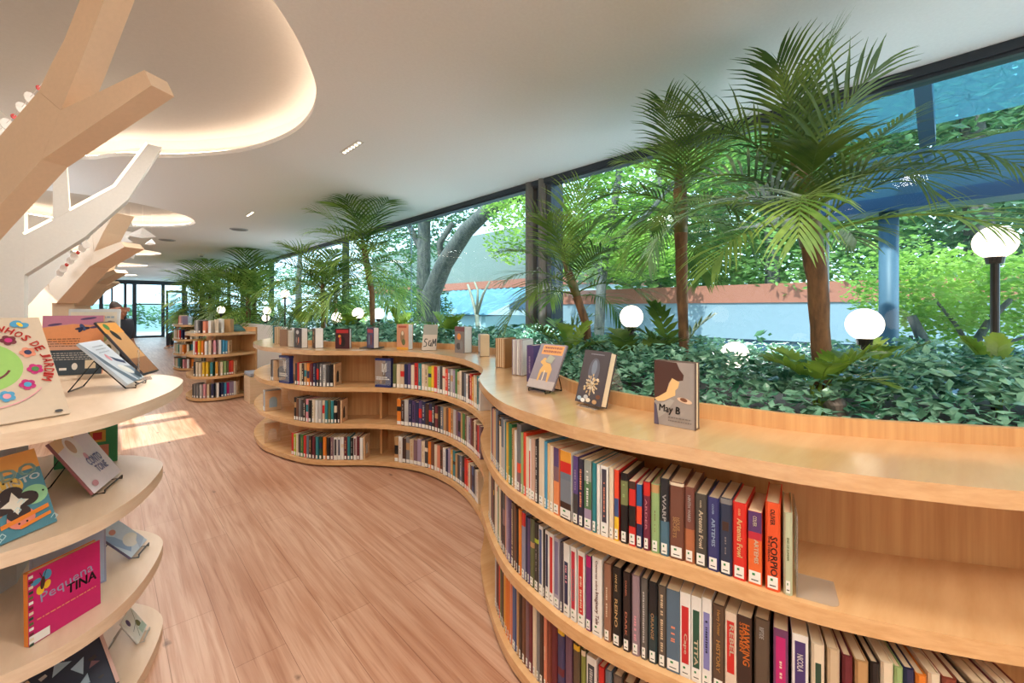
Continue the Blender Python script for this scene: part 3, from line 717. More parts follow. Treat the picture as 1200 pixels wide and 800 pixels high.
def stuff_row(curve, s0, z, specs, inset=0.03, s_stop=None):
    """rows a few pixels wide each: spine, two boards, page block and call label of every book go into one shared object"""
    prev = []; s = s0
    def mi(m):
        if m not in SBM: SBM.append(m)
        return SBM.index(m)
    for sp in specs:
        th, h, d = sp['t'], sp['h'], 0.14; s -= th * 0.5
        for _ in range(400):
            p, t, n = curve.at(s); p = p + n * inset; rc = rect(p, t, n, th, d)
            if not any(sat(rc, q) for q in prev[-3:]): break
            s -= 0.0008
        if s_stop is not None and s < s_stop: break
        prev.append(rc); M = frame((p.x, p.y, z + 0.0006), (t.x, t.y, 0), (n.x, n.y, 0), (0, 0, 1)); c = mi(pm(sp['c'])); b = 0.003
        SB.box(-th / 2, th / 2, 0, b, 0, h, c, M); SB.box(-th / 2, -th / 2 + b, b, d, 0, h, c, M); SB.box(th / 2 - b, th / 2, b, d, 0, h, c, M)
        SB.box(-th / 2 + b, th / 2 - b, b, d - b, b, h - b, mi(PAPER), M); SB.box(-th * .4, th * .4, -0.0006, -0.0001, .008, .036, mi(TAG), M)
        s -= th * 0.5
def lab(anchor, shelf, other=None): return (anchor, other, shelf)
def near_s(px, z): return SC.s_at_px(px, z, SC.L * 0.40, SC.L)
sA = near_s(929, SHELVES[0])
def tangent_s(z):
    best = None; s = 3.5
    while s < SC.L * 0.8:
        p, t, n = SC.at(s); x = proj((p.x, p.y, z))[0]
        if proj((p.x, p.y, z))[2] < 3.0 and (best is None or x < best[0]): best = (x, s)
        s += 0.005
    return best[1]
ST = tangent_s(0.7)
# clear acrylic bookend at the right of the row
p, t, n = SC.at(sA + 0.012); p = p + n * 0.03
M = frame((p.x, p.y, SHELVES[0] + 0.0006), (t.x, t.y, 0), (n.x, n.y, 0), (0, 0, 1))
be = thing('bookend', 'clear acrylic bookend closing the upper row of the near curve', 'bookend', M=M)
mb = MB(); mb.box(-0.0035, 0, -0.004, 0.15, 0, 0.20); mb.build('upright', CLEAR, be)
mb = MB()
pts = [(0.0, -0.004, 0)] + [(0.085 - 0.02 + 0.02 * math.sin(a), -0.004 + 0.02 - 0.02 * math.cos(a), 0) for a in [0, .4, .8, 1.2, 1.57]] + [(0.085, 0.11, 0), (0, 0.11, 0)]
mb.prism(pts, (0, 0, 0.003)); mb.build('foot', CLEAR, be)
PR1 = book_row(SC, sA, -1, SHELVES[0], near1, lab('clear bookend', 'upper row, near curve', 'pinch'), G1, 0.022, ST + 0.03)
sB = near_s(1222, SHELVES[1])
PR2 = book_row(SC, min(sB, SC.L - 0.1), -1, SHELVES[1], near2, lab('outer end', 'middle row, near curve', 'pinch'), G2, 0.03, ST + 0.03)
sC = near_s(763, SHELVES[2])
PR3 = book_row(SC, sC, -1, SHELVES[2], near3, lab('outer end', 'lowest row, near curve', 'pinch'), G3, 0.034, ST + 0.03)
# ------------------------------------------------------------------ middle bay of the long bookcase
RS = random.Random(5)
def mid_s(px, z): return SC.s_at_px(px, z, 0.9, 4.25)
def specs(cols, h, w, hj=0.05, d=150, inl=()):
    out = []
    for k, c in enumerate(cols):
        sp = S(c, RS.uniform(*w), h * (1 + RS.uniform(-hj, hj)), d, hard=RS.random() < 0.6)
        if RS.random() < 0.35: sp['strokes'] = (0.3, 0.85); sp['lw'] = RS.uniform(.25, .6); sp['ink'] = RS.choice(['cream', 'light grey', 'tan', 'white', 'black'])
        elif RS.random() < 0.3: sp['bands'] = [(RS.uniform(.3, .6), c), (RS.uniform(.65, .8), RS.choice(['cream', 'red', 'navy', 'tan', 'black', 'teal'])), (1, c)]
        elif c == 'white' and RS.random() < 0.7: sp['inlay'] = (RS.choice(['black', 'maroon', 'navy', 'brown', 'dark grey']), .2, .92)
        out.append(sp)
    return out
def plate_bookend(p, t, n, z, label, h=0.205, w=0.15, side=1):
    """wooden plate with an arched opening, standing parallel to the covers"""
    M = frame((p.x, p.y, z + 0.0006), (t.x, t.y, 0), (n.x, n.y, 0), (0, 0, 1))
    r = thing('bookend', label, 'bookend', group='arched wooden bookends', M=M)
    a = w * 0.26; c = w * 0.5; z0 = 0.028; zs = h * 0.5
    arch = [(0, c - a, z0), (0, c - a, zs)] + [(0, c - a * math.cos(q), zs + a * math.sin(q)) for q in [math.pi * k / 10 for k in range(1, 10)]] + [(0, c + a, zs), (0, c + a, z0)]
    outer_ = [(0, 0, 0), (0, 0, h), (0, w, h), (0, w, 0)]
    loops_ = [[Vector(q) for q in outer_], [Vector(q) for q in arch]]
    fl = [q for l in loops_ for q in l]; tri = [tuple(q) for q in tessellate_polygon([[Vector((q.y, q.z, 0)) for q in l] for l in loops_])]
    mb = MB(); th = 0.012; n_ = len(fl); up = [q + Vector((th, 0, 0)) for q in fl]
    fs = tri + [tuple(n_ + i for i in reversed(q)) for q in tri]
    for st_, cnt in ((0, 4), (4, len(arch))):
        fs += [(st_ + i, st_ + (i + 1) % cnt, n_ + st_ + (i + 1) % cnt, n_ + st_ + i) for i in range(cnt)]
    mb.add(fl + up, fs); mb.build('plate', BOARD, r)
    return r
BOARD = wood('kraft_board', (204, 168, 130), (222, 188, 150), (20, 4, 30), 0.6)
MIDW = (24, 30)
ends = {0: (389, 343), 1: (397, 339), 2: (424, 335)}
rowsA = {
 0: ['black', 'dark grey', 'light grey', 'grey', 'dark grey', 'navy', 'maroon', 'orange', 'tan', 'dark brown', 'beige', 'red', 'dark grey', 'blue grey', 'navy', 'black'],
 1: ['dark brown', 'black', 'teal', 'olive green', 'teal', 'cream', 'light grey', 'white', 'cream', 'black', 'pink', 'dark brown', 'dark grey', 'grey', 'brown', 'black'],
 2: ['white', 'maroon', 'white', 'black', 'teal', 'maroon', 'white', 'white', 'white', 'mauve', 'black', 'orange', 'dark green', 'teal', 'maroon', 'dark brown', 'blue grey', 'red', 'green', 'dark grey', 'cream', 'lime green', 'red']}
SH = {0: 'upper shelf', 1: 'middle shelf', 2: 'lowest shelf'}
for k in (0, 1, 2):
    z = SHELVES[k]; e, l = ends[k]
    s = mid_s(e, z); p, t, n = SC.at(s)
    plate_bookend(p + n * 0.035, t, n, z, 'kraft bookend with an arch, closing the short row on the %s of the bay' % SH[k])
    book_row(SC, s - 0.004, -1, z, specs(rowsA[k], 205, (22, 30) if k < 2 else (25, 32), 0.03), lab('arched bookend', SH[k] + ', middle bay'), 'short row on the %s of the bay' % SH[k], 0.03, mid_s(l, z) - 0.02, fast=True)
# bookends at the rounded nose
for k, px in ((0, 316), (1, 306), (2, 305)):
    z = SHELVES[k]; s = SC.s_at_px(px, z, 0.9, 2.4); p, t, n = SC.at(s)
    plate_bookend(p + n * 0.035, t, n, z, 'kraft bookend with an arch at the rounded nose, %s of the long bookcase' % SH[k], 0.20)
    if k == 0: book_row(SC, s - 0.004, -1, z, specs(['grey', 'dark grey'], 200, (24, 28), 0.02), lab('nose bookend', 'upper shelf'), 'books at the rounded nose', 0.035, fast=True)
    if k == 1: book_row(SC, s - 0.004, -1, z, specs(['pale blue', 'white'], 205, (30, 34), 0.02), lab('nose bookend', 'middle shelf'), 'books at the rounded nose', 0.035, fast=True)
# long rows that run into the curve
rowsB = {
 0: ['olive green', 'cream', 'beige', 'navy', 'purple', 'cream', 'red', 'teal', 'cream', 'beige', 'lime green', 'yellow', 'red', 'light grey', 'dark grey', 'cream', 'orange red', 'grey', 'light grey', 'lilac', 'green', 'beige', 'cream', 'dark grey', 'blue grey', 'white', 'dark brown', 'red', 'amber', 'cream', 'beige', 'teal', 'white', 'mauve', 'maroon', 'cream'],
 1: ['orange', 'dark brown', 'light grey', 'navy', 'purple', 'navy', 'purple', 'navy', 'dark brown', 'navy', 'black', 'maroon', 'black', 'blue grey', 'tan', 'brown', 'orange', 'tan', 'light grey', 'mauve', 'purple', 'tan', 'green', 'brown', 'light grey', 'lilac', 'maroon', 'brown', 'cream', 'maroon', 'red', 'mauve'],
 2: ['tan', 'white', 'dark brown', 'grey', 'beige', 'mauve', 'lilac', 'cream', 'dark grey', 'orange', 'brown', 'cream', 'salmon', 'brown', 'white', 'navy', 'lilac', 'amber', 'teal', 'tan', 'dark grey', 'blue grey', 'black', 'red', 'orange red', 'cream', 'brown', 'blue', 'dark grey', 'light grey', 'cream']}
STARTB = {0: 458, 1: 463, 2: 460}
s_end = SC.L
for k in (0, 1, 2):
    z = SHELVES[k]; s = mid_s(STARTB[k], z)
    sps = specs(rowsB[k], 222 if k == 0 else 228, (35, 43), 0.05, 170)
    book_row(SC, s, 1, z, sps, lab('open gap', SH[k] + ' inside the bay', 'pinch'), 'long row on the %s inside the bay' % SH[k], 0.03, ST - 0.03, fast=True, dmax=0.16, avoid=(PR1, PR2, PR3)[k][-3:])
# blue and clear display signs between the books
def sign(px, z, label, w=0.16, h=0.262):
    s = mid_s(px, z); p, t, n = SC.at(s)
    M = frame((p.x + n.x * 0.02, p.y + n.y * 0.02, z + 0.0006), (t.x, t.y, 0), (n.x, n.y, 0), (0, 0, 1))
    r = thing('sign_divider', label, 'sign', group='navy sign dividers', M=M)
    nv = mat('sign_navy', (40, 52, 112), 0.35)
    mb = MB(); mb.box(-w, 0, 0, 0.004, 0.02, h - 0.02); mb.build('clear_panel', CLEAR, r)
    mb = MB(); mb.box(-w, 0, -0.001, 0.05, h - 0.02, h); mb.build('top_band', nv, r)
    mb = MB(); mb.box(-w, 0, -0.001, 0.05, 0, 0.02); mb.build('base_band', nv, r)
    mb = MB(); mb.box(-w * 0.36, 0, 0.0045, 0.045, 0.0205, h - 0.0205); mb.build('side_panel', nv, r)
    mb = MB()
    for zz, ww in ((0.085, 0.11), (0.068, 0.13)):
        x = -w * 0.94
        while x < -w * 0.94 + ww:
            g = RS.uniform(.006, .012); mb.box(x, x + g, -0.0006, -0.0002, zz, zz + 0.011); x += g + 0.004
    mb.tube([(-0.07, -0.001, 0.115), (-0.066, -0.001, 0.16), (-0.055, -0.001, 0.205)], 0.003, 6)
    for q in range(5):
        zz = 0.135 + 0.016 * q
        for sg in (-1, 1): mb.prism([(-0.066, -0.001, zz), (-0.066 + sg * 0.018, -0.001, zz + 0.006), (-0.066 + sg * 0.03, -0.001, zz + 0.02), (-0.066 + sg * 0.012, -0.001, zz + 0.014)], (0, 0.0008, 0))
    mb.build('sign_print', INKW, r)
sign(336, SHELVES[0], 'navy and clear sign divider near the rounded nose on the upper shelf')
sign(456.5, SHELVES[0], 'navy and clear sign divider before the long upper row in the bay')

# ------------------------------------------------------------------ books of the second and the far bookcase
def fc_s(c, px, z): return c.s_at_px(px, z, 0.0, c.L)
r2 = {0: ['cream', 'red', 'amber', 'red', 'cream', 'cream', 'white', 'red', 'yellow', 'orange', 'white', 'cream', 'pink', 'white', 'sky blue', 'sky blue'],
      1: ['red', 'red', 'pink', 'dark grey', 'dark grey', 'cream', 'cream', 'yellow', 'yellow', 'teal', 'amber', 'cream', 'light green', 'olive green', 'red', 'orange red'],
      2: ['tan', 'red', 'dark grey', 'grey', 'grey', 'light grey', 'pink', 'beige', 'navy', 'white', 'navy', 'sky blue', 'magenta', 'lilac', 'lilac', 'white']}
e2 = {0: 268, 1: 275, 2: 278}
for k in (0, 1, 2):
    z = SHELVES[k]; s = fc_s(FC2, e2[k], z); p, t, n = FC2.at(s); ca, sa = math.cos(.75), math.sin(.75)
    plate_bookend(p + n * 0.03 + t * .004, t * ca - n * sa, n * ca + t * sa, z, 'kraft bookend with an arch, %s of the second bookcase' % SH[k])
    stuff_row(FC2, s - 0.004, z, specs(list(reversed(r2[k])), 215, (28, 34), 0.04), 0.03, fc_s(FC2, 229, z) - 0.12)
    cols = ['tan', 'cream', 'dark green', 'beige', 'brown', 'red', 'navy', 'cream', 'orange', 'dark grey', 'light green', 'pink', 'teal', 'white']
    stuff_row(FC1, fc_s(FC1, 243, z), z, specs([RS.choice(cols) for _ in range(30)], 215, (32, 44), 0.06), 0.03, fc_s(FC1, 200, z) - 0.1)
# ------------------------------------------------------------------ books shown face-out
def norm_art(w, h, t):
    """(s, q) on the front board, 0..1 each -> local point just proud of the board"""
    def P(s, q, layer=0): return Vector((t / 2 + 0.0003 + 0.0003 * layer, s * w, q * h))
    return P
class Art:
    def __init__(self, w, h, t): self.mb = MB(); self.mats = []; self.w, self.h, self.t = w, h, t; self.l = 0; self.P = norm_art(w, h, t)
    def mi(self, c):
        m = pm(c)
        if m not in self.mats: self.mats.append(m)
        return self.mats.index(m)
    def poly(self, pts, c, new=True):
        if new: self.l += 1
        q = [self.P(a, b, self.l) for a, b in pts]
        if len(q) <= 4: self.mb.add(q, [tuple(range(len(q)))], self.mi(c))
        else:
            tri = tessellate_polygon([[Vector((a, b, 0)) for a, b in pts]]); self.mb.add(q, [tuple(t) for t in tri], self.mi(c))
        return self
    def rect(self, x0, y0, x1, y1, c, new=True): return self.poly([(x0, y0), (x1, y0), (x1, y1), (x0, y1)], c, new)
    def oval(self, x, y, rx, ry, c, new=True, n=20, rot=0):    # rx, ry in metres
        ca, sa = math.cos(rot), math.sin(rot); pts = []
        for k in range(n):
            a, b = rx * math.cos(2 * math.pi * k / n), ry * math.sin(2 * math.pi * k / n)
            pts.append((x + (a * ca - b * sa) / self.w, y + (a * sa + b * ca) / self.h))
        return self.poly(pts, c, new)
    def text(self, s, x, y, width, height, c, rot=0.0, new=False, bold=0.03):   # x, y centre 0..1, sizes in metres
        if new: self.l += 1
        o = self.P(x, y, self.l + 1); ca, sa = math.cos(rot), math.sin(rot)
        M = frame(o, (0, ca, sa), (0, -sa, ca), (1, 0, 0)); self.mb.text(s, M, width, height, self.mi(c), bold=bold); return self
    def lines(self, x0, y0, x1, n, dy, th, c, rs):
        self.l += 1
        for k in range(n):
            y = y0 - dy * k; x = x0
            while x < x1:
                g = rs.uniform(.02, .07); self.rect(x, y, min(x + g, x1), y + th, c, False); x += g + 0.015
        return self
    def stroke(self, pts, wd, c):                               # polyline in 0..1, width in metres
        self.l += 1
        for (a, b), (c_, d) in zip(pts[:-1], pts[1:]):
            dx, dy = (c_ - a) * self.w, (d - b) * self.h; L = math.hypot(dx, dy) or 1; nx, ny = -dy / L * wd / 2, dx / L * wd / 2
            self.poly([(a + nx / self.w, b + ny / self.h), (a - nx / self.w, b - ny / self.h), (c_ - nx / self.w, d - ny / self.h), (c_ + nx / self.w, d + ny / self.h)], c, False)
        return self
def face_out(label, A, d, w, h, t, tilt, z, cover, art=None, hard=True, pages=None, group=None, lift=0.0, label_on=False, spine=None, bands=None):
    """A: room position of the front board's lower spine corner, d: direction of its lower edge."""
    d = Vector((d[0], d[1])).normalized(); n = Vector((d.y, -d.x)); th = math.radians(tilt)
    B = Vector(A) - n * t * math.cos(th)
    M = frame((B.x, B.y, z + lift + 0.0008), (n.x, n.y, 0), (d.x, d.y, 0), (0, 0, 1)) @ Matrix.Rotation(-th, 4, 'Y') @ Matrix.Translation((t / 2, 0, 0))
    r = thing('book', label, 'book', group=group, M=M)
    make_book(r, t, h, w, cover, hard=hard, pages=pages, label=label_on, bands=bands)
    if art:
        a = Art(w, h, t); art(a); a.mb.build('cover_art', a.mats, r)
    return r
def wire_stand(label, M, w, h, back, lip, mt, name='book_stand', r=0.003, tilt=35, lift=0.012):
    """bent wire easel: local y along the book's edge, x towards the viewer"""
    o = thing(name, label, 'book stand', M=M); mb = MB()
    for y in (w * 0.18, w * 0.82):
        mb.tube([(lip, y, 0.014), (lip, y, r), (-0.006, y, r), (-0.008 - (h - lift * .5) * math.tan(math.radians(tilt)), y, h), (-max(back, 0.03 + (h - lift * .5) * math.tan(math.radians(tilt))), y, r)], r, 6)
    mb.build('wire_leg', mt, o)
    mb = MB(); mb.tube([(lip, w * 0.18, 0.014), (lip, w * 0.82, 0.014)], r, 6); mb.build('front_lip', mt, o)
    mb = MB(); bk_ = max(back, 0.03 + (h - lift * .5) * math.tan(math.radians(tilt))); mb.tube([(-bk_, w * 0.18, r), (-bk_, w * 0.82, r)], r, 6); mb.build('rear_bar', mt, o)
    return o
def rc(p): return Vector(c2r(*p))
def rd(d): return Vector(c2r(*d))
RA = random.Random(3)

# -- left-hand display, upper level
ZL = (1.095, 0.745, 0.395, 0.045)
def garden(a):
    # printed sheet: green smiling face, ring of blossoms, title on an arc
    cx, cy = 0.165, 0.20                       # metres from the fore edge / bottom
    X = lambda m: 1 - m / a.w
    Y = lambda m: m / a.h
    a.oval(X(cx), Y(cy), 0.092, 0.090, (148, 192, 96), n=40)
    a.oval(X(cx - 0.0), Y(cy + 0.02), 0.014, 0.018, 'white'); a.oval(X(cx), Y(cy + 0.018), 0.009, 0.011, 'navy')
    pts = []
    for k in range(9):
        q = math.radians(-100 + 75 * k / 8); pts.append((X(cx - 0.065 * math.cos(q)), Y(cy + 0.005 + 0.06 * math.sin(q))))
    a.stroke(pts, 0.006, 'maroon')
    cols = [('orange', 'green'), ('maroon', 'magenta'), ('salmon', 'navy'), ('magenta', 'green'), ('magenta', 'sky blue'), ('sky blue', 'pink')]
    for k, q in enumerate((78, 50, 20, -12, -42, -72)):
        q = math.radians(q); x, y = cx - 0.118 * math.cos(q), cy + 0.118 * math.sin(q); c1, c2 = cols[k]
        a.l += 1
        for j in range(5): a.oval(X(x + 0.011 * math.cos(j * 1.257)), Y(y + 0.011 * math.sin(j * 1.257)), 0.009, 0.009, c1, False, 10)
        a.oval(X(x), Y(y), 0.009, 0.009, c2, True, 12)
    s = 'NHOS DE JARDIM'; q = 69.0; R = 0.150
    wd = {'I': 0.4, ' ': 0.5, 'M': 1.2, 'N': 1.1, 'H': 1.1, 'O': 1.1}
    for ch in s:
        f = wd.get(ch, 0.95); q -= 3.95 * f
        if ch != ' ':
            w_ = math.radians(q); a.text(ch, X(cx - R * math.cos(w_)), Y(cy + R * math.sin(w_)), 0.0150 * f, 0.023, 'red', w_ - math.pi / 2, ch == 'N')
        q -= 3.95 * f
    a.l += 2
    a.oval(X(0.062), Y(0.352), 0.016, 0.012, 'sky blue', False, 14, 0.6); a.oval(X(0.046), Y(0.345), 0.014, 0.010, 'sky blue', False, 14, 0.3); a.oval(X(0.054), Y(0.348), 0.006, 0.010, 'yellow', True, 10, 0.5)
    pts = []
    for k in range(9):
        q = math.radians(-90 + 50 * k / 8); pts.append((X(cx - 0.150 * math.cos(q)), Y(cy + 0.150 * math.sin(q))))
    a.stroke(pts, 0.003, 'pink')
    a.oval(X(0.028), Y(0.012), 0.010, 0.005, 'dark grey')
A = rc((-1.511, 1.284)); B = rc((-1.448, 1.428)); d = (B - A).normalized()
w = 0.30
face_out('tan picture book with a smiling green face and arched red letters, upper display shelf', B - d * w, d, w, 0.38, 0.010, 35, ZL[0], (206, 184, 160), garden)
n_ = Vector((d.y, -d.x))
def sunset(a):
    a.rect(0, 0.42, 1, 1, (224, 168, 140)); a.poly([(0, .62), (.4, .5), (1, .56), (1, .9), (0, .8)], (236, 160, 110)); a.poly([(0, .8), (.5, .86), (1, .82), (1, 1), (0, 1)], (196, 130, 160))
    for x, y, r in ((.2, .85, .03), (.75, .95, .035), (.85, .8, .02)): a.oval(x, y, r, .006, 'purple', rot=.15)
    a.rect(0, 0, 1, .42, (58, 72, 84)); a.lines(.08, .36, .8, 4, .035, .012, 'light grey', RA); a.lines(.1, .60, .62, 4, .04, .012, 'brown', RA)
    a.rect(.3, .08, .42, .12, 'white'); a.oval(.55, .14, .012, .018, 'white'); a.rect(.72, .1, .9, .24, 'cream')
    a.oval(.66, .78, .032, .008, 'navy', rot=.1); a.oval(.66, .8, .010, .02, 'blue', rot=.5); a.oval(.63, .76, .008, .016, 'navy', rot=-.5)
face_out('sunset-coloured book with a blue bird and dark lower panel, behind the tan picture book', rc((-2.419, 2.231)), rd((.233, .087)), 0.249, 0.31, 0.012, 4, ZL[0], (224, 168, 140), sunset)
def poster(a):
    a.rect(.05, .05, .95, .95, (226, 226, 214)); a.oval(.7, .55, .02, .03, 'light green'); a.oval(.8, .35, .015, .025, 'olive green'); a.lines(.1, .85, .9, 1, .1, .03, 'pale blue', RA); a.oval(.82, .75, .02, .02, 'grey')
face_out('pale book with green leaf sprigs, tallest and rearmost on the upper display shelf', rc((-2.46, 2.40)), rd((.233, .06)), 0.24, 0.345, 0.010, 3, ZL[0], (214, 226, 232), poster)
def swoosh(a):
    a.rect(0, 0, 1, 1, (206, 214, 224)); a.poly([(.0, .95), (.15, .7), (.3, .35), (.6, .0), (.35, 0), (.05, .5)], (92, 108, 126)); a.poly([(.55, .62), (.95, .45), (.92, .38), (.6, .5)], (44, 56, 96))
    a.poly([(.5, .4), (1, .3), (1, .05), (.65, .0)], (120, 136, 152)); a.oval(.62, .28, .05, .022, 'white', rot=-.5); a.oval(.45, .6, .014, .02, 'pink'); a.lines(.3, .86, .8, 3, .07, .02, (150, 158, 170), RA); a.poly([(.7, .12), (1, .22), (1, .12), (.85, .0)], (34, 40, 58))
A, B = rc((-1.639, 1.857)), rc((-1.74, 2.058)); dd = (B - A).normalized(); nn = Vector((dd.y, -dd.x))
face_out('thin pale blue magazine with grey swooshes, lying back on a black wire stand', A, dd, 0.225, 0.24, 0.012, 41, ZL[0], (186, 196, 208), swoosh, hard=False, pages=PAPERW, lift=0.016)
O = A - nn * 0.012
wire_stand('black wire stand under the pale blue magazine', frame((O.x, O.y, ZL[0] + 0.0006), (nn.x, nn.y, 0), (dd.x, dd.y, 0), (0, 0, 1)), 0.225, 0.125, 0.19, 0.028, BLACKW, tilt=41, lift=0.016)
def tanart(a):
    a.rect(.04, .02, .97, .98, (198, 150, 100)); a.rect(.0, .78, 1, .97, (216, 150, 70)); a.oval(.4, .74, .02, .035, 'black', rot=.4); a.oval(.3, .9, .02, .02, 'green'); a.rect(.05, .02, .95, .3, (150, 104, 72))
face_out('tan hardcover with a black edge leaning back steeply beside the wire stand', rc((-1.90, 2.245)), rd((-.046, .16)), 0.16, 0.34, 0.012, 37, ZL[0], (52, 52, 62), tanart)
q = rc((-1.80, 2.10)); ac = thing('acrylic_stand', 'clear acrylic book stand between the magazine and the tan hardcover', 'book stand', (q.x, q.y, ZL[0] + 0.0006))
mb = MB(); mb.box(-0.002, 0.002, 0, 0.12, 0, 0.14); mb.build('upright', CLEAR, ac); mb = MB(); mb.box(0.0021, 0.05, 0, 0.12, 0, 0.003); mb.build('foot', CLEAR, ac)

# -- second level
def junto(a):
    a.rect(0, 0, 1, 1, (82, 132, 146)); a.rect(0, .76, 1, 1, (232, 160, 76)); a.text('NDO', .66, .755, .14, .036, (160, 186, 172), .05, True); a.text('JUNTO', .72, .63, .12, .024, 'white', .08)
    cx, cy = .62, .385
    for x, y, c in ((0, .055, (222, 178, 80)), (.055, .012, (150, 200, 150)), (-.055, .005, (214, 120, 80)), (.005, -.045, (226, 130, 110))):
        a.oval(cx + x / a.w, cy + y / a.h, .036, .030, c); a.oval(cx + x * .62 / a.w, cy + y * .62 / a.h, .030, .022, (62, 46, 44)); a.oval(cx + (x * 1.25 - .01) / a.w, cy + y * 1.3 / a.h, .003, .003, 'black'); a.oval(cx + (x * 1.25 + .01) / a.w, cy + y * 1.3 / a.h, .003, .003, 'black', False)
    st = []
    for k in range(8):
        r = .036 if k % 2 == 0 else .016; st.append((cx + r * math.cos(k * math.pi / 4) / a.w, cy + .004 / a.h + r * math.sin(k * math.pi / 4) / a.h))
    a.poly(st, (226, 214, 196)); a.poly([(.42, .20), (.95, .27), (.95, .22), (.42, .15)], 'orange'); a.poly([(.6, .12), (.95, .17), (.95, .13), (.6, .08)], 'orange', False)
    for k in range(7):
        x, y = RA.uniform(.05, .95), RA.choice([RA.uniform(.02, .1), RA.uniform(.3, .6)]); a.stroke([(x, y), (x + .05, y + .04), (x + .08, y), (x + .04, y - .03)], .0022, (190, 214, 216))
A, B = rc((-1.5, 1.275)), rc((-1.486, 1.422)); d = (B - A).normalized(); w = 0.24
face_out('teal and orange picture book showing four children in a ring, on the second display level', B - d * w, d, w, 0.25, 0.012, 20, ZL[1], (82, 132, 146), junto)
def pinkart(a):
    a.rect(0, 0, 1, 1, (238, 222, 226)); a.poly([(0, .8), (.5, .88), (.8, 1), (0, 1)], (232, 190, 140)); a.oval(.4, .78, .045, .05, (240, 228, 224)); a.oval(.36, .80, .022, .03, (202, 160, 130)); a.oval(.5, .55, .012, .016, 'pink')
    a.text('CONTO', .62, .45, .10, .034, (130, 120, 170), 0, True); a.text('TONE', .64, .28, .08, .03, (130, 120, 170)); a.oval(.2, .12, .02, .012, 'pink')
A, B = rc((-1.534, 1.597)), rc((-1.632, 1.818)); dd = (B - A).normalized(); nn = Vector((dd.y, -dd.x))
face_out('pink book with lilac capitals leaning back on a thin wire stand, second display level', A, dd, 0.242, 0.235, 0.012, 32, ZL[1], (150, 90, 90), pinkart, lift=0.012)
O = A - nn * 0.012
wire_stand('thin wire stand under the pink book', frame((O.x, O.y, ZL[1] + 0.0006), (nn.x, nn.y, 0), (dd.x, dd.y, 0), (0, 0, 1)), 0.242, 0.15, 0.19, 0.028, BLACKW, tilt=32)
def greenart(a):
    a.rect(0, 0, 1, 1, (60, 140, 84))
    for x, y, c in ((.2, .75, 'cream'), (.55, .72, 'orange'), (.2, .42, 'orange'), (.55, .40, 'amber'), (.6, .12, 'salmon')): a.rect(x, y, x + .26, y + .22, c, x == .2)
    a.oval(.33, .85, .012, .012, 'brown'); a.rect(.6, .44, .75, .58, 'red')
face_out('green book with orange squares, standing behind the pink book', rc((-1.98, 1.88)), rd((.17, .115)), 0.205, 0.24, 0.012, 2, ZL[1], (60, 140, 84), greenart)

# -- third level
def tina(a):
    a.rect(0, 0, 1, 1, (196, 28, 104)); a.text('Pequena', .52, .60, .150, .040, (136, 150, 178), .10, True, 0.0); a.text('TINA', .72, .50, .088, .030, (26, 26, 34), .0)
    for x, y, rx, ry, c, r in ((.10, .84, .014, .009, 'sky blue', .3), (.24, .88, .012, .016, 'sky blue', .2), (.15, .70, .010, .014, 'yellow', .2), (.24, .74, .009, .013, 'yellow', -.3)): a.oval(x, y, rx, ry, c, True, 14, r)
    a.oval(.18, .79, .006, .02, 'dark brown', True, 12, -.1); a.stroke([(.18, .86), (.14, .95)], .002, 'dark brown'); a.stroke([(.19, .86), (.23, .96)], .002, 'dark brown')
    a.lines(.1, .31, .92, 1, .1, .018, 'salmon', RA); a.rect(.0, .02, .26, .14, 'white')
    for k in range(14): a.rect(-.0, k / 14, .055, (k + .55) / 14, ['dark green', 'cream', 'maroon', 'white', 'olive green'][k % 5], k == 0)
A, B = rc((-1.494, 1.349)), rc((-1.463, 1.548)); d = (B - A).normalized()
face_out('magenta hardcover with grey script, black capitals and orange spine, third display level', A - d * 0.004, d, 0.205, 0.225, 0.022, 1, ZL[2], (222, 128, 40), tina)
def palecov(a): a.rect(.03, .03, .97, .97, (168, 186, 214)); a.poly([(.05, .75), (.9, .9), (.9, .84), (.05, .68)], (196, 204, 90)); a.lines(.2, .5, .8, 2, .1, .05, 'white', RA)
face_out('pale blue book standing right behind the magenta hardcover', rc((-1.66, 1.50)), rd((.10, .17)), 0.20, 0.262, 0.02, 2, ZL[2], (150, 158, 186), palecov)
def skyart(a): a.rect(0, 0, 1, 1, (206, 220, 238)); a.poly([(.0, .9), (.3, .6), (.45, .2), (.2, .1), (0, .5)], (150, 176, 214)); a.oval(.4, .72, .02, .012, 'salmon'); a.oval(.6, .3, .05, .03, 'white'); a.poly([(.5, .0), (1, .1), (1, .3), (.7, .2)], (180, 196, 220))
q0, q1 = PZ(160, 652, 0.40), PZ(183, 641, 0.40)
A = q0.xy; dd = Vector((-0.16, 0.21)); dd = rd(dd).normalized(); nn = Vector((dd.y, -dd.x))
A = rc((-1.575, 1.80))
face_out('small pale blue book leaning back near the rounded end of the third display level', A, rd((-.06, .16)), 0.15, 0.175, 0.010, 44, ZL[2], (110, 100, 130), skyart, lift=0.010)
dd = rd((-.06, .16)).normalized(); nn = Vector((dd.y, -dd.x)); O = A - nn * 0.010
wire_stand('clear wire stand under the small pale blue book', frame((O.x, O.y, ZL[2] + 0.0006), (nn.x, nn.y, 0), (dd.x, dd.y, 0), (0, 0, 1)), 0.15, 0.085, 0.14, 0.026, STEEL, tilt=44, lift=0.01)
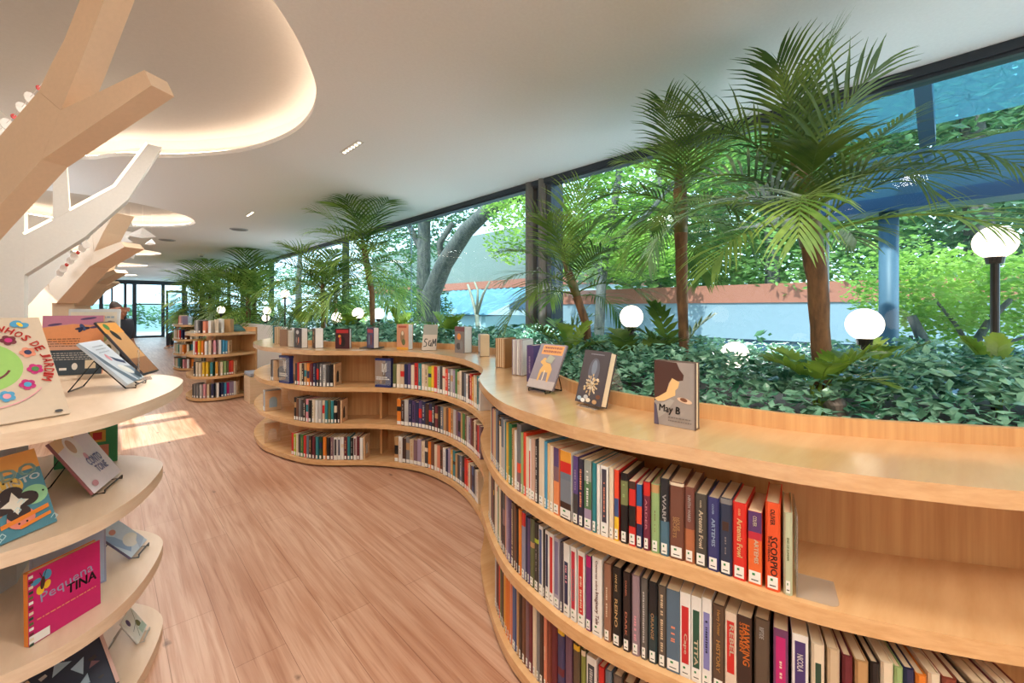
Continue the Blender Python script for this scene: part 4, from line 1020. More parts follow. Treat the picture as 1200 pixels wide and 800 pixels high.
# -- lowest level
def comic(a):
    a.rect(.04, .04, .96, .96, (46, 56, 74)); cs = ['light grey', 'navy', 'blue grey', 'salmon', 'dark grey', 'pale blue', 'beige', 'mauve']
    for k in range(26):
        x, y = RA.uniform(.08, .85), RA.uniform(.08, .85); q = RA.uniform(0, 6); s_ = RA.uniform(.05, .13)
        a.poly([(x + s_ * math.cos(q + j * 1.7), y + s_ * math.sin(q + j * 1.7)) for j in range(3)] if k % 2 else [(x, y), (x + s_, y + .03), (x + s_ * .8, y + s_), (x - .02, y + s_ * .7)], cs[k % 8])
    a.rect(.955, .0, 1, 1, (206, 170, 160))
face_out('dark album with scattered grey and blue shapes, lying back on the lowest display level', rc((-1.583, 1.40)), rd((.119, .206)), 0.25, 0.26, 0.014, 55, ZL[3], (34, 44, 58), comic)
def cardart(a): a.rect(0, 0, 1, 1, (224, 230, 226)); a.oval(.3, .75, .012, .016, 'purple'); a.oval(.7, .4, .014, .018, 'olive green', True, 14, .4); a.stroke([(.3, .1), (.7, .6), (.9, .9)], .003, (120, 140, 120)); a.stroke([(.2, .4), (.6, .5)], .003, 'blue grey'); a.rect(.5, .05, .95, .3, (176, 206, 196))
A = rc((-1.545, 1.80))
face_out('small white flowered card book on a pale wire stand, lowest display level', A, rd((-.052, .105)), 0.115, 0.115, 0.006, 30, ZL[3], (226, 230, 228), cardart, lift=0.010, hard=False)
dd = rd((-.052, .105)).normalized(); nn = Vector((dd.y, -dd.x)); O = A - nn * 0.006
wire_stand('pale wire stand under the flowered card book', frame((O.x, O.y, ZL[3] + 0.0006), (nn.x, nn.y, 0), (dd.x, dd.y, 0), (0, 0, 1)), 0.115, 0.08, 0.10, 0.02, mat('pale_wire', (200, 196, 188), 0.4, 0.5), tilt=30, lift=0.01)

# ------------------------------------------------------------------ books on the worktop of the long bookcase
def may(a):
    a.rect(.0, .0, .97, .99, (150, 142, 138)); a.poly([(0, .36), (0, 1), (.55, .98), (.62, .88), (.72, .80), (.70, .72), (.55, .70), (.45, .74), (.36, .66), (.3, .5), (.12, .42)], (74, 46, 40))
    a.poly([(.0, .40), (.12, .44), (.30, .52), (.38, .66), (.44, .74), (.62, .69), (.58, .60), (.52, .56), (.52, .48), (.40, .44), (.25, .38), (.1, .36)], (226, 186, 130)); a.poly([(.06, .30), (.25, .36), (.4, .42), (.5, .4), (.3, .2), (.1, .1)], (166, 160, 154))
    a.text('May B', .38, .245, .068, .030, (30, 28, 30), -.06, True); a.oval(.74, .42, .024, .008, (214, 186, 160), True, 16, -.2); a.oval(.72, .43, .012, .006, 'brown', True, 12, -.2); a.lines(.35, .13, .9, 2, .05, .016, (112, 104, 102), RA)
    a.poly([(0, 0), (.12, 0), (.06, .3), (0, .34)], (86, 78, 98)); a.rect(.97, 0, 1, 1, (96, 80, 74))
A, B = rc((0.476, 1.454)), rc((0.574, 1.368))
face_out('grey and brown hardcover with a profile face, upright on the worktop by the planter rim', A, B - A, 0.135, 0.212, 0.030, 0, TOP, (96, 84, 80), may)
def orn(a):
    a.rect(0, 0, 1, 1, (70, 62, 66)); a.oval(.5, .62, .03, .05, (92, 92, 104)); a.oval(.5, .68, .014, .03, (120, 130, 146))
    for k in range(60):
        q, r = RA.uniform(0, 6.28), RA.uniform(0, .040); a.oval(.5 + r * math.cos(q) / a.w, .36 + r * math.sin(q) / a.h, .0065, .0035, RA.choice(['beige', 'cream', (206, 176, 130)]), k == 0, 8, q)
    for x, y, c in ((.15, .08, 'pale blue'), (.3, .05, 'white'), (.5, .07, 'cream'), (.75, .06, 'tan'), (.85, .16, 'brown'), (.4, .12, 'light grey')): a.oval(x, y, .012, .008, c)
    a.lines(.3, .92, .8, 1, .1, .02, (140, 140, 150), RA)
A, B = rc((0.253, 1.746)), rc((0.332, 1.629))
face_out('dark thick book with a cream ornament in its middle, leaning on the clear stand', A, B - A, 0.141, 0.21, 0.034, 16, TOP, (60, 54, 58), orn, lift=0.004)
dd = (B - A).normalized(); nn = Vector((dd.y, -dd.x)); O = A - nn * 0.036
r = thing('acrylic_stand', 'clear acrylic easel behind the dark ornamented book', 'book stand', M=frame((O.x, O.y, TOP + 0.0006), (nn.x, nn.y, 0), (dd.x, dd.y, 0), (0, 0, 1)))
mb = MB(); mb.prism([(-.0045, .02, 0.003), (-.0045, .12, 0.003), (-.075, .12, .19), (-.075, .02, .19)], (-.003, 0, 0.001)); mb.build('back_plate', CLEAR, r)
mb = MB(); mb.prism([(-.078, .04, .19), (-.078, .10, .19), (-.135, .12, 0), (-.135, .02, 0)], (-.003, 0, 0)); mb.build('rear_leg', CLEAR, r)
mb = MB(); mb.box(-.004, .045, .02, .12, 0, .003); mb.build('foot', CLEAR, r)
def dog(a):
    a.rect(0, 0, 1, 1, (132, 122, 130)); a.rect(.14, .76, .94, .97, (222, 146, 62)); a.lines(.2, .89, .88, 2, .085, .05, (132, 66, 40), RA); a.rect(0, 0, 1, .18, (176, 164, 160))
    o_ = (214, 164, 86); a.poly([(.3, .16), (.36, .16), (.4, .36), (.62, .36), (.66, .16), (.72, .16), (.74, .44), (.62, .56), (.44, .58), (.36, .5), (.3, .4)], o_); a.oval(.36, .60, .014, .018, o_); a.oval(.29, .58, .009, .008, o_); a.stroke([(.5, .18), (.5, .4)], .006, (226, 206, 170)); a.poly([(.4, .6), (.5, .76), (.74, .7), (.66, .56)], (158, 160, 140))
A, B = rc((0.069, 2.056)), rc((0.178, 1.932))
dd = (B - A).normalized(); nn = Vector((dd.y, -dd.x))
face_out('grey book with an orange title panel and an orange dog, propped on a black easel', A, dd, 0.166, 0.22, 0.010, 27, TOP, (112, 104, 116), dog, lift=0.012)
O = A - nn * 0.010
wire_stand('small black easel under the grey book with the dog', frame((O.x, O.y, TOP + 0.0006), (nn.x, nn.y, 0), (dd.x, dd.y, 0), (0, 0, 1)), 0.166, 0.10, 0.085, 0.024, BLACKW, 'book_easel', 0.003, tilt=27)
def up(label, bl, br, w, h, t, cover, art, pages=PAPERW, tilt=0, yaw=0.0, hard=True, z=TOP):
    A, B = PZ(bl[0], bl[1], z), PZ(br[0], br[1], z); d = (B - A).xy.normalized()
    d = Vector((d.x * math.cos(yaw) - d.y * math.sin(yaw), d.x * math.sin(yaw) + d.y * math.cos(yaw)))
    return face_out(label, A.xy, d, w, h, t, tilt, z, cover, art, hard, pages)
def quick(*shapes):
    def f(a):
        for s in shapes:
            k = s[0]
            if k == 'r': a.rect(*s[1:])
            elif k == 'o': a.oval(*s[1:])
            elif k == 'l': a.lines(s[1], s[2], s[3], s[4], s[5], s[6], s[7], RA)
            elif k == 's': a.stroke(*s[1:])
    return f
def spine_out(label, px, py, yaw, t, h, d, cover, pages=PAPER, **k):
    p = PZ(px, py, TOP); b = Vector((0.7304 * math.cos(yaw) + 0.6831 * math.sin(yaw), -0.6831 * math.cos(yaw) + 0.7304 * math.sin(yaw)))
    r = thing('book', label, 'book', M=frame((p.x, p.y, TOP + 0.0008), (b.x, b.y, 0), (-b.y, b.x, 0), (0, 0, 1)))
    make_book(r, t, h, d, cover, pages=pages, label=False, **k); return r
up('dark brown book with a grey title, upright on the worktop close to the rounded nose', (345, 407), (356.5, 407.5), .15, .19, .060, (58, 44, 46), quick(('r', 0, 0, 1, 1, (52, 42, 46)), ('o', .45, .8, .03, .02, 'light grey'), ('o', .3, .4, .012, .03, 'grey'), ('o', .6, .4, .012, .03, 'salmon'), ('o', .5, .2, .02, .01, 'brown')), yaw=-.32)
up('brown patterned book upright on the worktop, second of the four with dark covers', (366, 407), (377, 408), .135, .19, .075, (70, 52, 40), quick(('r', 0, 0, 1, 1, (74, 54, 42)), ('o', .5, .75, .03, .018, 'tan'), ('o', .4, .5, .03, .02, 'beige'), ('o', .6, .35, .025, .02, 'tan'), ('o', .4, .18, .03, .015, 'brown')), yaw=-.36)
up('dark red book with a glowing figure, upright on the worktop in the bay', (393, 408.5), (408, 408.5), .14, .19, .04, (70, 26, 32), quick(('r', 0, 0, 1, 1, (66, 26, 34)), ('r', .08, .78, .92, .94, (170, 40, 44)), ('o', .3, .62, .014, .014, 'amber'), ('o', .5, .35, .03, .05, (30, 20, 26)), ('o', .35, .4, .012, .04, (190, 60, 40))), yaw=-.1)
up('navy and crimson book standing on a thin black volume in the bay', (430, 407.3), (440.8, 407.8), .115, .19, .055, (60, 44, 74), quick(('r', 0, 0, 1, 1, (62, 52, 86)), ('r', .1, .75, .9, .92, (160, 50, 60)), ('o', .35, .4, .012, .05, 'blue grey'), ('o', .65, .4, .015, .05, 'maroon')), yaw=-.3, z=TOP + 0.0115)
p = PZ(421, 408.6, TOP); q = PZ(445, 408.6, TOP); dd = (q - p).xy.normalized()
r = thing('book', 'thin black volume lying flat on the worktop under the navy and crimson book', 'book', M=frame((q.x, q.y, TOP + 0.0055), (0, 0, -1), (-dd.x, -dd.y, 0), (-dd.y, dd.x, 0)))
make_book(r, .009, .15, (q - p).length, (34, 34, 40), label=False)
up('orange-tan tall book with white page edges, upright on the worktop', (465, 409.3), (479.5, 409.5), .132, .235, .07, (206, 140, 104), quick(('r', 0, 0, 1, 1, (204, 144, 110)), ('o', .5, .5, .025, .06, (150, 120, 90)), ('o', .5, .65, .012, .02, 'cream'), ('r', 0, 0, 1, .1, (220, 160, 60)), ('r', .15, .86, .85, .94, (170, 80, 60)), ('o', .6, .3, .02, .03, 'olive green')), yaw=-.28)
up('beige book with black brush lettering leaning back on the worktop', (494, 411), (511, 411), .131, .25, .012, (150, 136, 120), quick(('r', 0, 0, 1, 1, (196, 178, 160)), ('r', 0, .6, 1, 1, (150, 146, 132)), ('s', [(.36, .42), (.2, .44), (.14, .34), (.32, .27), (.28, .15), (.1, .14)], .008, 'black'), ('s', [(.62, .36), (.48, .36), (.44, .2), (.58, .16), (.62, .3), (.62, .14)], .008, 'black'), ('s', [(.7, .14), (.74, .42), (.82, .24), (.92, .44), (.95, .16)], .008, 'black')), tilt=25)
up('grey book with an orange moon, thick white pages turned outwards', (533, 412.8), (547.5, 413.6), .13, .225, .085, (92, 74, 74), quick(('r', 0, 0, 1, 1, (122, 112, 108)), ('r', 0, .82, 1, 1, (110, 60, 64)), ('o', .45, .62, .026, .028, (226, 138, 50)), ('o', .4, .25, .03, .03, 'dark grey'), ('o', .7, .3, .02, .04, 'grey')), yaw=-.3)
up('silver grey book with tan page edges beside the fluted column', (560.5, 416), (569.5, 417), .12, .175, .078, (150, 146, 148), quick(('r', 0, 0, 1, 1, (160, 156, 158)), ('o', .5, .6, .02, .04, 'light grey'), ('r', .1, .1, .9, .2, 'dark grey')), pages=PAPER, yaw=-.62)
# open, fanned books seen from their page edges
def fan(label, px, py, yaw, t, h, d, cover, leafc, n, pages=PAPER):
    p = PZ(px, py, TOP); b = Vector((0.7304 * math.cos(yaw) + 0.6831 * math.sin(yaw), -0.6831 * math.cos(yaw) + 0.7304 * math.sin(yaw)))
    r = thing('book', label, 'book', M=frame((p.x, p.y, TOP + 0.0008), (b.x, b.y, 0), (-b.y, b.x, 0), (0, 0, 1)))
    mb = MB()
    for s_ in (-1, 1): mb.prism([(s_ * t * .5, 0, 0), (s_ * t * .5 - s_ * .003, 0, 0), (s_ * t * .22 - s_ * .003, d, 0), (s_ * t * .22, d, 0)], (0, 0, h))
    mb.box(-t * .22, t * .22, d - 0.003, d, 0, h); mb.build('cover', pm(cover), r)
    mb = MB()
    for k in range(n):
        x0 = -t * .44 + t * .88 * k / (n - 1); x1 = x0 * 0.44; g = t * .36 / n
        mb.prism([(x0 - g, .004, .003), (x0 + g, .004, .003), (x1 + g * .5, d - .004, .003), (x1 - g * .5, d - .004, .003)], (0, 0, h - .006), k % 2)
    mb.build('page_block', [pages, pm(leafc)], r); return r
fan('brown book standing open with its fanned page edges outward, beside the lilac one', 586, 431, -.75, .085, .19, .13, (150, 104, 60), (170, 120, 70), 9)
fan('lilac grey book standing open, pages outward, between the brown and the purple books', 606, 440, -.7, .075, .205, .13, (150, 138, 150), (186, 176, 180), 5, PAPERW)
spine_out('deep purple book standing with its spine outward beside the lilac grey book', 620.5, 447.5, -.72, .046, .19, .11, (78, 62, 112), strokes=(.25, .7), lw=.3, ink='lilac')
spine_out('teal-backed book leaning at the rounded nose of the worktop', 321.5, 402.0, .35, .03, .19, .13, (40, 110, 120))
fan('tan book standing open at the rounded nose of the worktop', 324.8, 403.2, .2, .055, .185, .12, (176, 140, 110), (206, 176, 140), 5)
spine_out('thick brown book at the rounded nose, before the white page block', 332, 405.5, .1, .075, .17, .12, (142, 112, 92))
fan('white book standing open with its pale pages outward near the dark brown book', 340.5, 406.8, .1, .05, .165, .10, (206, 186, 160), (226, 222, 214), 5, PAPERW)
def on_case(curve, px, label, t, h, d, cover, inset=.1, yaw=0, lean=0, **k):
    p, tt, n = curve.at(fc_s(curve, px, TOP)); p = p + n * inset; a = math.atan2(tt.y, tt.x) + yaw; b = Vector((math.cos(a), math.sin(a)))
    M = frame((p.x, p.y, TOP + 0.0008), (b.x, b.y, 0), (-b.y, b.x, 0), (0, 0, 1))
    if lean: M = M @ Matrix.Translation((math.copysign(t / 2, lean), 0, 0)) @ Matrix.Rotation(lean, 4, 'Y') @ Matrix.Translation((-math.copysign(t / 2, lean), 0, 0))
    r = thing('book', label, 'book', M=M); make_book(r, t, h, d, cover, label=False, **k); return r
W2 = 'worktop of the second bookcase'
def top_row(curve, px0, specs_, where, grp): stuff_row(curve, fc_s(curve, px0, TOP), TOP, [S(c, t, h, 130) for c, t, h in specs_], .09)
top_row(FC2, 266, [('white', 34, 215), ('cream', 44, 210), ('white', 36, 190), ('salmon', 40, 180), ('dark grey', 40, 190), ('light grey', 46, 200), ('grey', 50, 190)], 'top of the second bookcase', 'loose books on the second bookcase')
on_case(FC2, 276.5, 'tan book standing alone on the ' + W2, .09, .21, .12, 'tan', .1, .4)
W1 = 'worktop of the farthest bookcase'
top_row(FC1, 224, [('pale blue', 70, 190), ('lilac', 70, 200), ('pink', 50, 200), ('cream', 60, 220), ('red', 70, 190)], 'top of the farthest bookcase', 'loose books on the farthest bookcase')
def greenc(a): a.rect(.04, .04, .96, .96, (44, 92, 84)); a.lines(.2, .6, .8, 2, .2, .1, (90, 130, 120), RA)
p, tt, n = FC2.at(fc_s(FC2, 281, TOP)); p = p + n * 0.15
face_out('dark green book lying back on the worktop of the second bookcase, at its panelled end', (p.x, p.y), (tt.x, tt.y), .21, .20, .014, 60, TOP, (36, 80, 72), greenc, lift=0.0)

tag(SB.build('books', SBM), 'small mixed books filling and topping the two bookcases farthest down the aisle', 'books', kind='stuff')
# ------------------------------------------------------------------ palms, ferns and ground cover
PALML = leafmat('palm_leaf', (52, 88, 36), (112, 140, 60), 0.5, 0.35, 5.0)
PALMY = leafmat('palm_leaf_light', (98, 140, 58), (164, 192, 96), 0.5, 0.4, 5.0)
SHEATH = leafmat('palm_sheath', (70, 84, 40), (120, 104, 60), 0.5, 0.05, 14.0)
BARK = wood('palm_bark', (78, 56, 38), (136, 98, 64), (30, 30, 9), 0.8)
FERNL = leafmat('fern_leaf', (84, 124, 40), (160, 186, 74), 0.36, 0.35, 6.0)
IVYL = leafmat('ivy_leaf', (56, 112, 86), (146, 194, 164), 0.24, 0.2, 9.0)
def frond(mb, base, az, L, el, droop, ll, npair, wd, rg, curl=0.5, t0=0.12, zmax=1e9, xmax=1e9):
    """one feather leaf: arching midrib with two rows of narrow leaflets"""
    n = 14; pts = [Vector(base)]; dirs = []; ha = Vector((math.cos(az), math.sin(az), 0)); side = Vector((-math.sin(az), math.cos(az), 0))
    for k in range(n):
        e = el - droop * (k / n) ** 1.3; dv = ha * math.cos(e) + Vector((0, 0, 1)) * math.sin(e); dirs.append(dv); q = pts[-1] + dv * (L / n); q.z = min(q.z, zmax); q.x = min(q.x, xmax); pts.append(q)
    dirs.append(dirs[-1])
    mb.tube(pts, [max(0.0016, 0.0085 * (1 - k / n) ** 0.8 * (L / 0.9)) for k in range(n + 1)], 5, 0)
    for j in range(npair):
        t = t0 + (0.985 - t0) * j / (npair - 1); x = t * n; i = min(int(x), n - 1); f = x - i
        p = pts[i].lerp(pts[i + 1], f); dv = dirs[i].lerp(dirs[min(i + 1, n)], f).normalized(); upv = side.cross(dv) * -1
        pr = (0.45 + 0.55 * math.sin(math.pi * min(1, (t - t0) / (1 - t0) * 0.9 + 0.12))) * rg.uniform(.88, 1.08); l = ll * pr
        for s in (-1, 1):
            fw = 0.45 + 0.75 * t; o = (side * s * (1 - 0.35 * t) + dv * fw + upv * (0.30 + rg.uniform(-.15, .15))).normalized()
            q = p.copy(); w0 = wd * rg.uniform(.85, 1.1); wv = o.cross(upv).normalized(); vs = []; m = 4
            for a in range(m + 1):
                g = a / m; wk = w0 * (0.55 + 0.9 * g if g < 0.45 else (1 - g) * 1.7 + 0.04) * 0.5
                vs += [q - wv * wk, q + wv * wk]; o = (o + Vector((0, 0, -1)) * curl * 0.28 * (g + 0.2)).normalized(); q = q + o * (l / m); q.z = min(q.z, zmax); q.x = min(q.x, xmax)
            mb.add(vs, [(2 * a, 2 * a + 1, 2 * a + 3, 2 * a + 2) for a in range(m)], 0)
SOILZ = 0.966
def palm(label, pts, r0, r1, nf, L, ll, wd, seed, el=(0.2, 1.35), droop=(0.5, 1.6), npair=26, light=0.2, extra=(), spread=0.15, curl=1.0):
    rg = random.Random(seed); t = thing('palm', label, 'palm', (pts[0][0], pts[0][1], SOILZ), 'palms in the window planter')
    n = len(pts); loc = Vector((pts[0][0], pts[0][1], SOILZ)); P = []
    for k in range((n - 1) * 6 + 1):
        a = k / 6; i = min(int(a), n - 2); P.append(Vector(pts[i]).lerp(Vector(pts[i + 1]), a - i) - loc)
    m = len(P); mb = MB(); rr = [(r0 + (r1 - r0) * k / (m - 1)) * (1 + 0.10 * (k % 2)) for k in range(m)]
    mb.tube(P, rr, 10); mb.build('trunk', BARK, t, smooth=True)
    top = P[-1]; dn = (P[-1] - P[-4]).normalized()
    lim = dict(zmax=CEIL - 0.03 - SOILZ, xmax=GLASS_V - 0.10 - loc.x)
    mb = MB(); mb.tube([top - dn * spread, top - dn * spread * .4, top + dn * 0.05, top + dn * 0.16], [r1 * 1.05, r1 * 1.15, r1 * .8, r1 * .25], 10); mb.build('crown_sheath', SHEATH, t, smooth=True)
    for k in range(nf):
        az = 2.39996 * k + rg.uniform(-.35, .35); g = k / max(nf - 1, 1)
        e = el[0] + (el[1] - el[0]) * g + rg.uniform(-.15, .15); dr = droop[1] + (droop[0] - droop[1]) * g + rg.uniform(-.15, .15)
        b = top - dn * spread * (1 - g)
        mb = MB(); frond(mb, b, az, L * rg.uniform(.75, 1.12), e, dr, ll, npair, wd, rg, curl, 0.2, **lim); mb.build('frond', PALMY if rg.random() < light else PALML, t)
    for (az, e, l_, dr, c, dz) in extra:
        mb = MB(); frond(mb, top - dn * dz, az, l_, e, dr, ll, npair, wd, rg, curl, 0.2, **lim); mb.build('frond', PALMY if c else PALML, t)
    return t
def az_to(dx, dd):                                  # heading from picture-plane right / depth
    v, u = c2r(dx, dd); return math.atan2(u, v)
# three by the near curve
b = PD(966, 415, 1.95); k1 = PD(958, 330, 1.93); k2 = PD(938, 205, 1.93)
palm('tall thick-trunked palm with fronds brushing the ceiling, closest to the near curve', [(b.x, b.y, SOILZ), tuple(k1), tuple(k2)], 0.034, 0.044, 11, 0.50, 0.32, 0.015, 21, (0.65, 1.42), (0.4, 1.4), 21, 0.15, spread=0.32,
     extra=[(az_to(1, -.1), 0.75, 1.0, 1.45, 0, .18), (az_to(1, .15), 0.80, 0.66, 0.25, 0, .15), (az_to(1, -.35), 0.35, 0.85, 1.2, 1, .28), (az_to(-1, -.2), 0.75, 0.8, 1.9, 0, .2), (az_to(-.55, -.7), 0.7, 0.62, 2.2, 1, .26), (az_to(-.1, .3), 1.5, 0.46, .12, 0, 0.02),
            (az_to(-1, .2), 0.95, 0.75, .8, 0, .08), (az_to(.5, .9), .8, .8, 1.7, 0, .2), (az_to(-.9, .6), .7, .8, 1.9, 1, .24), (az_to(.2, -.8), .9, .55, 2.1, 0, .22), (az_to(-1, -.5), .3, .7, 1.3, 0, .3)])
b = PD(803, 415, 2.6); k1 = PD(799, 330, 2.6); k2 = PD(797, 222, 2.6)
palm('palm with a straight slender trunk between the column and the tallest palm', [(b.x, b.y, SOILZ), tuple(k1), tuple(k2)], 0.024, 0.038, 18, 0.54, 0.31, 0.014, 33, (0.1, 1.15), (0.5, 1.9), 21, 0.25, spread=0.26)
b = PD(692, 410, 3.2); k1 = PD(687, 380, 3.2); k2 = PD(666, 318, 3.25)
palm('leaning palm with a reddish curved trunk in front of the fluted column', [(b.x, b.y, SOILZ), tuple(k1), tuple(k2)], 0.026, 0.03, 16, 0.66, 0.34, 0.014, 45, (0.2, 1.35), (0.5, 1.7), 21, 0.2, spread=0.2)
# mid window
b = PD(379, 400, 6.9); k2 = PD(378, 333, 6.9)
palm('slender palm with a thin dark stem, just before the lamp row in the middle window', [(b.x, b.y, SOILZ), tuple(k2)], 0.03, 0.03, 26, 1.0, 0.50, 0.024, 51, (0.0, 1.2), (0.9, 1.9), 17, 0.6, spread=.3)
b = PD(437, 395, 5.8); k1 = PD(436, 345, 5.8); k2 = PD(427, 292, 5.8)
palm('palm with a pale slightly bent trunk reaching the window head in the middle window', [(b.x, b.y, SOILZ), tuple(k1), tuple(k2)], 0.03, 0.038, 26, 0.90, 0.46, 0.022, 57, (0.0, 1.3), (0.8, 1.9), 17, 0.6, spread=.5)
b = PD(394, 395, 7.3); k2 = PD(393, 345, 7.3)
palm('smaller palm behind the thin dark stem, over the lit globes', [(b.x, b.y, SOILZ), tuple(k2)], 0.03, 0.03, 18, 0.9, 0.46, 0.024, 63, (0.0, 1.1), (0.9, 1.8), 14, 0.6, spread=.2)
for k, (px, dpt, ytop, lb, sd) in enumerate(((291, 10.2, 348, 'bushy bright palm behind the second bookcase', 71), (298, 10.9, 346, 'bushy palm just beyond the bright one behind the second bookcase', 73), (236, 12.9, 345, 'dense palm near the far glass doors, over the farthest bookcase', 79), (246, 12.2, 350, 'dense palm just before the one nearest the far glass doors', 83))):
    b = PD(px, 380, dpt); k2 = PD(px, ytop, dpt)
    palm(lb, [(b.x, b.y, SOILZ), tuple(k2)], 0.05, 0.045, 30, 1.2, 0.62, 0.038, sd, (-0.1, 1.3), (0.8, 1.8), 14, 0.85, spread=.4)  # mostly pale fronds: the bright light on these palms is put into leaf colour

def fern(label, p, n, L, ll, wd, seed, npair=8, light=True, spread=(0.55, 1.35)):
    rg = random.Random(seed); t = thing('fern', label, 'plant', (p[0], p[1], SOILZ), 'broad-leaved plants in the planter')
    for k in range(n):
        mb = MB(); b_ = Vector((.03 * math.cos(2.4 * k), .03 * math.sin(2.4 * k), 0.17)); mb.tube([(0, 0, 0), b_], 0.004, 5); frond(mb, b_, 2.4 * k + rg.uniform(-.4, .4), L * rg.uniform(.8, 1.1), rg.uniform(*spread), rg.uniform(.4, 1.1), ll, npair, wd, rg, 0.35, 0.25, xmax=GLASS_V - 0.10 - p[0])
        mb.build('leaf_stem', FERNL if light else PALML, t)
for px, py, d_, lb, n, L, ll, wd, sd, lt in (
  (960, 438, 1.72, 'yellow-green broad-leaved fern lit by the small uplight at the foot of the tallest palm', 8, .24, .10, .030, 3, True),
  (1020, 425, 2.05, 'pale green broad-leaved plant between the two globes behind the tallest palm', 6, .22, .09, .026, 5, True),
  (738, 432, 2.55, 'dark green plant with glossy paired leaflets beside the slender straight palm', 6, .36, .12, .04, 8, False),
  (790, 420, 2.7, 'dark green plant with upright glossy leaflets behind the slender straight palm', 5, .40, .13, .04, 9, False),
  (668, 405, 3.0, 'light green broad-leaved plant at the foot of the leaning palm', 5, .26, .10, .034, 12, True),
  (655, 395, 3.5, 'dark feathery plant at the base of the fluted column', 7, .42, .15, .024, 14, False),
  (1170, 438, 1.9, 'small silvery plant with rounded leaves under the high globe lamp', 5, .2, .07, .035, 17, True),
  (470, 400, 6.0, 'low leafy plant behind the orange-tan book', 9, .36, .14, .035, 18, True),
  (410, 400, 6.1, 'low leafy plant behind the glowing red book', 9, .36, .14, .035, 19, True),
  (525, 410, 4.9, 'low leafy plant behind the beige lettered book', 8, .34, .13, .035, 20, True),
  (355, 395, 7.6, 'low leafy plant near the rounded nose of the worktop', 9, .4, .15, .04, 23, True),
  (262, 378, 10.6, 'low leafy plant behind the second bookcase', 10, .5, .2, .06, 24, True)):
    q = PD(px, py, d_); fern(lb, (min(q.x, GLASS_V - 0.3), q.y), n, L, ll, wd, sd, 8, lt)

rg = random.Random(99); mb = MB(); cnt = 0                      # ivy carpet
BK = SC.off(DEPTH + 0.03, 6)
def back_v(u):
    best = 9
    for p in BK:
        if abs(p.y - u) < 0.06: best = min(best, p.x)
    return 2.4 if best == 9 else best
bv = {}
while cnt < 19000:
    r = rg.random()
    u = rg.uniform(-0.9, 2.6) if r < 0.72 else (rg.uniform(2.6, 6.3) if r < 0.9 else rg.uniform(6.3, 13))
    key = round(u, 2)
    if key not in bv: bv[key] = back_v(u) if u < 6.3 else 2.38
    lo = bv[key]; v = rg.uniform(lo - 0.0, GLASS_V - 0.10); far_ = min(1, max(0, (v - lo) / 0.5))
    hump = 0.5 + 0.5 * math.sin(u * 3.1 + v * 2.3) * math.cos(v * 4.1 - u * 1.3)
    z = SOILZ + 0.07 + 0.10 * hump * far_ + rg.uniform(0.0, 0.10) * (0.5 + far_)
    s = rg.uniform(.016, .030) * (1.0 if u < 2.6 else 1.7); a = rg.uniform(0, 6.283); tl = rg.gauss(0, .45); tl2 = rg.gauss(0, .45)
    M = Matrix.Translation((v, u, z)) @ Matrix.Rotation(a, 4, 'Z') @ Matrix.Rotation(tl, 4, 'X') @ Matrix.Rotation(tl2, 4, 'Y')
    if v - lo < 0.05 and rg.random() < 0.75: continue
    mb.add([(-s, 0, 0), (-.25 * s, -.62 * s, -.1 * s), (s, 0, -.12 * s), (-.25 * s, .62 * s, -.1 * s), (0, 0, .1 * s)], [(0, 1, 4), (1, 2, 4), (2, 3, 4), (3, 0, 4)], 0, M); cnt += 1
o = mb.build('ivy', IVYL); tag(o, 'carpet of small glossy ivy leaves covering the window planter', 'ivy', kind='stuff')

# globe lamps on poles in the planter
GLOBE = emit('opal_globe', (255, 240, 218), 2.6); POLE = mat('lamp_pole', (44, 40, 38), 0.4, 0.3)
for px, py, dpx, lb in ((1166, 284, 38.5, 'opal globe lamp on the tallest dark pole, beside the edge of the window view'), (1013, 380, 37, 'opal globe lamp on a short pole just behind the tallest palm'),
     (861, 416, 31, 'opal globe lamp resting lowest, in the ivy behind the profile-face book'), (740, 371, 26.5, 'opal globe lamp on a dark pole between the leaning palm and the straight palm'),
     (443.5, 367.5, 13.2, 'opal globe lamp by the bent pale trunk in the middle window'), (419.5, 367, 12.9, 'opal globe lamp between the thin dark stem and the bent pale trunk'), (395, 372, 12.2, 'opal globe lamp beside the thin dark stem'),
     (334, 344, 9.5, 'opal globe lamp on a high pole before the slim window mullion'), (313, 364, 8.6, 'opal globe lamp behind the nose of the long bookcase'), (311.5, 372.5, 8.2, 'lower opal globe lamp behind the nose of the long bookcase'), (259, 363, 8.5, 'opal globe lamp among the dense palms behind the second bookcase')):
    c = PD(px, py, FPX * 0.155 / dpx); t = thing('globe_lamp', lb, 'lamp', (c.x, c.y, SOILZ), 'globe lamps in the planter'); h = c.z - SOILZ
    mb = MB(); mb.ball((0, 0, h), 0.0775, 0, 28, 18); mb.build('globe', GLOBE, t, smooth=True)
    mb = MB(); mb.tube([(0, 0, h - 0.100), (0, 0, h - 0.066)], [0.03, 0.036], 14); mb.build('holder', POLE, t)
    if h > 0.11: mb = MB(); mb.tube([(0, 0, 0), (0, 0, h - 0.1)], 0.016, 12); mb.build('pole', POLE, t)
c = PD(984, 476, 1.52); t = thing('uplight', 'small round uplight half buried in the ivy at the planter rim', 'spotlight', (c.x, c.y, 1.045))
mb = MB(); mb.tube([(0, 0, 0), (0.012, 0.012, 0.05), (0.02, 0.02, 0.062)], [0.028, 0.034, 0.036], 18); mb.build('housing', mat('uplight_metal', (92, 84, 76), 0.4, 0.6), t)
mb = MB(); mb.tube([(0, 0, -0.085), (0, 0, 0.0)], [0.008, 0.008], 8); mb.build('spike', POLE, t)
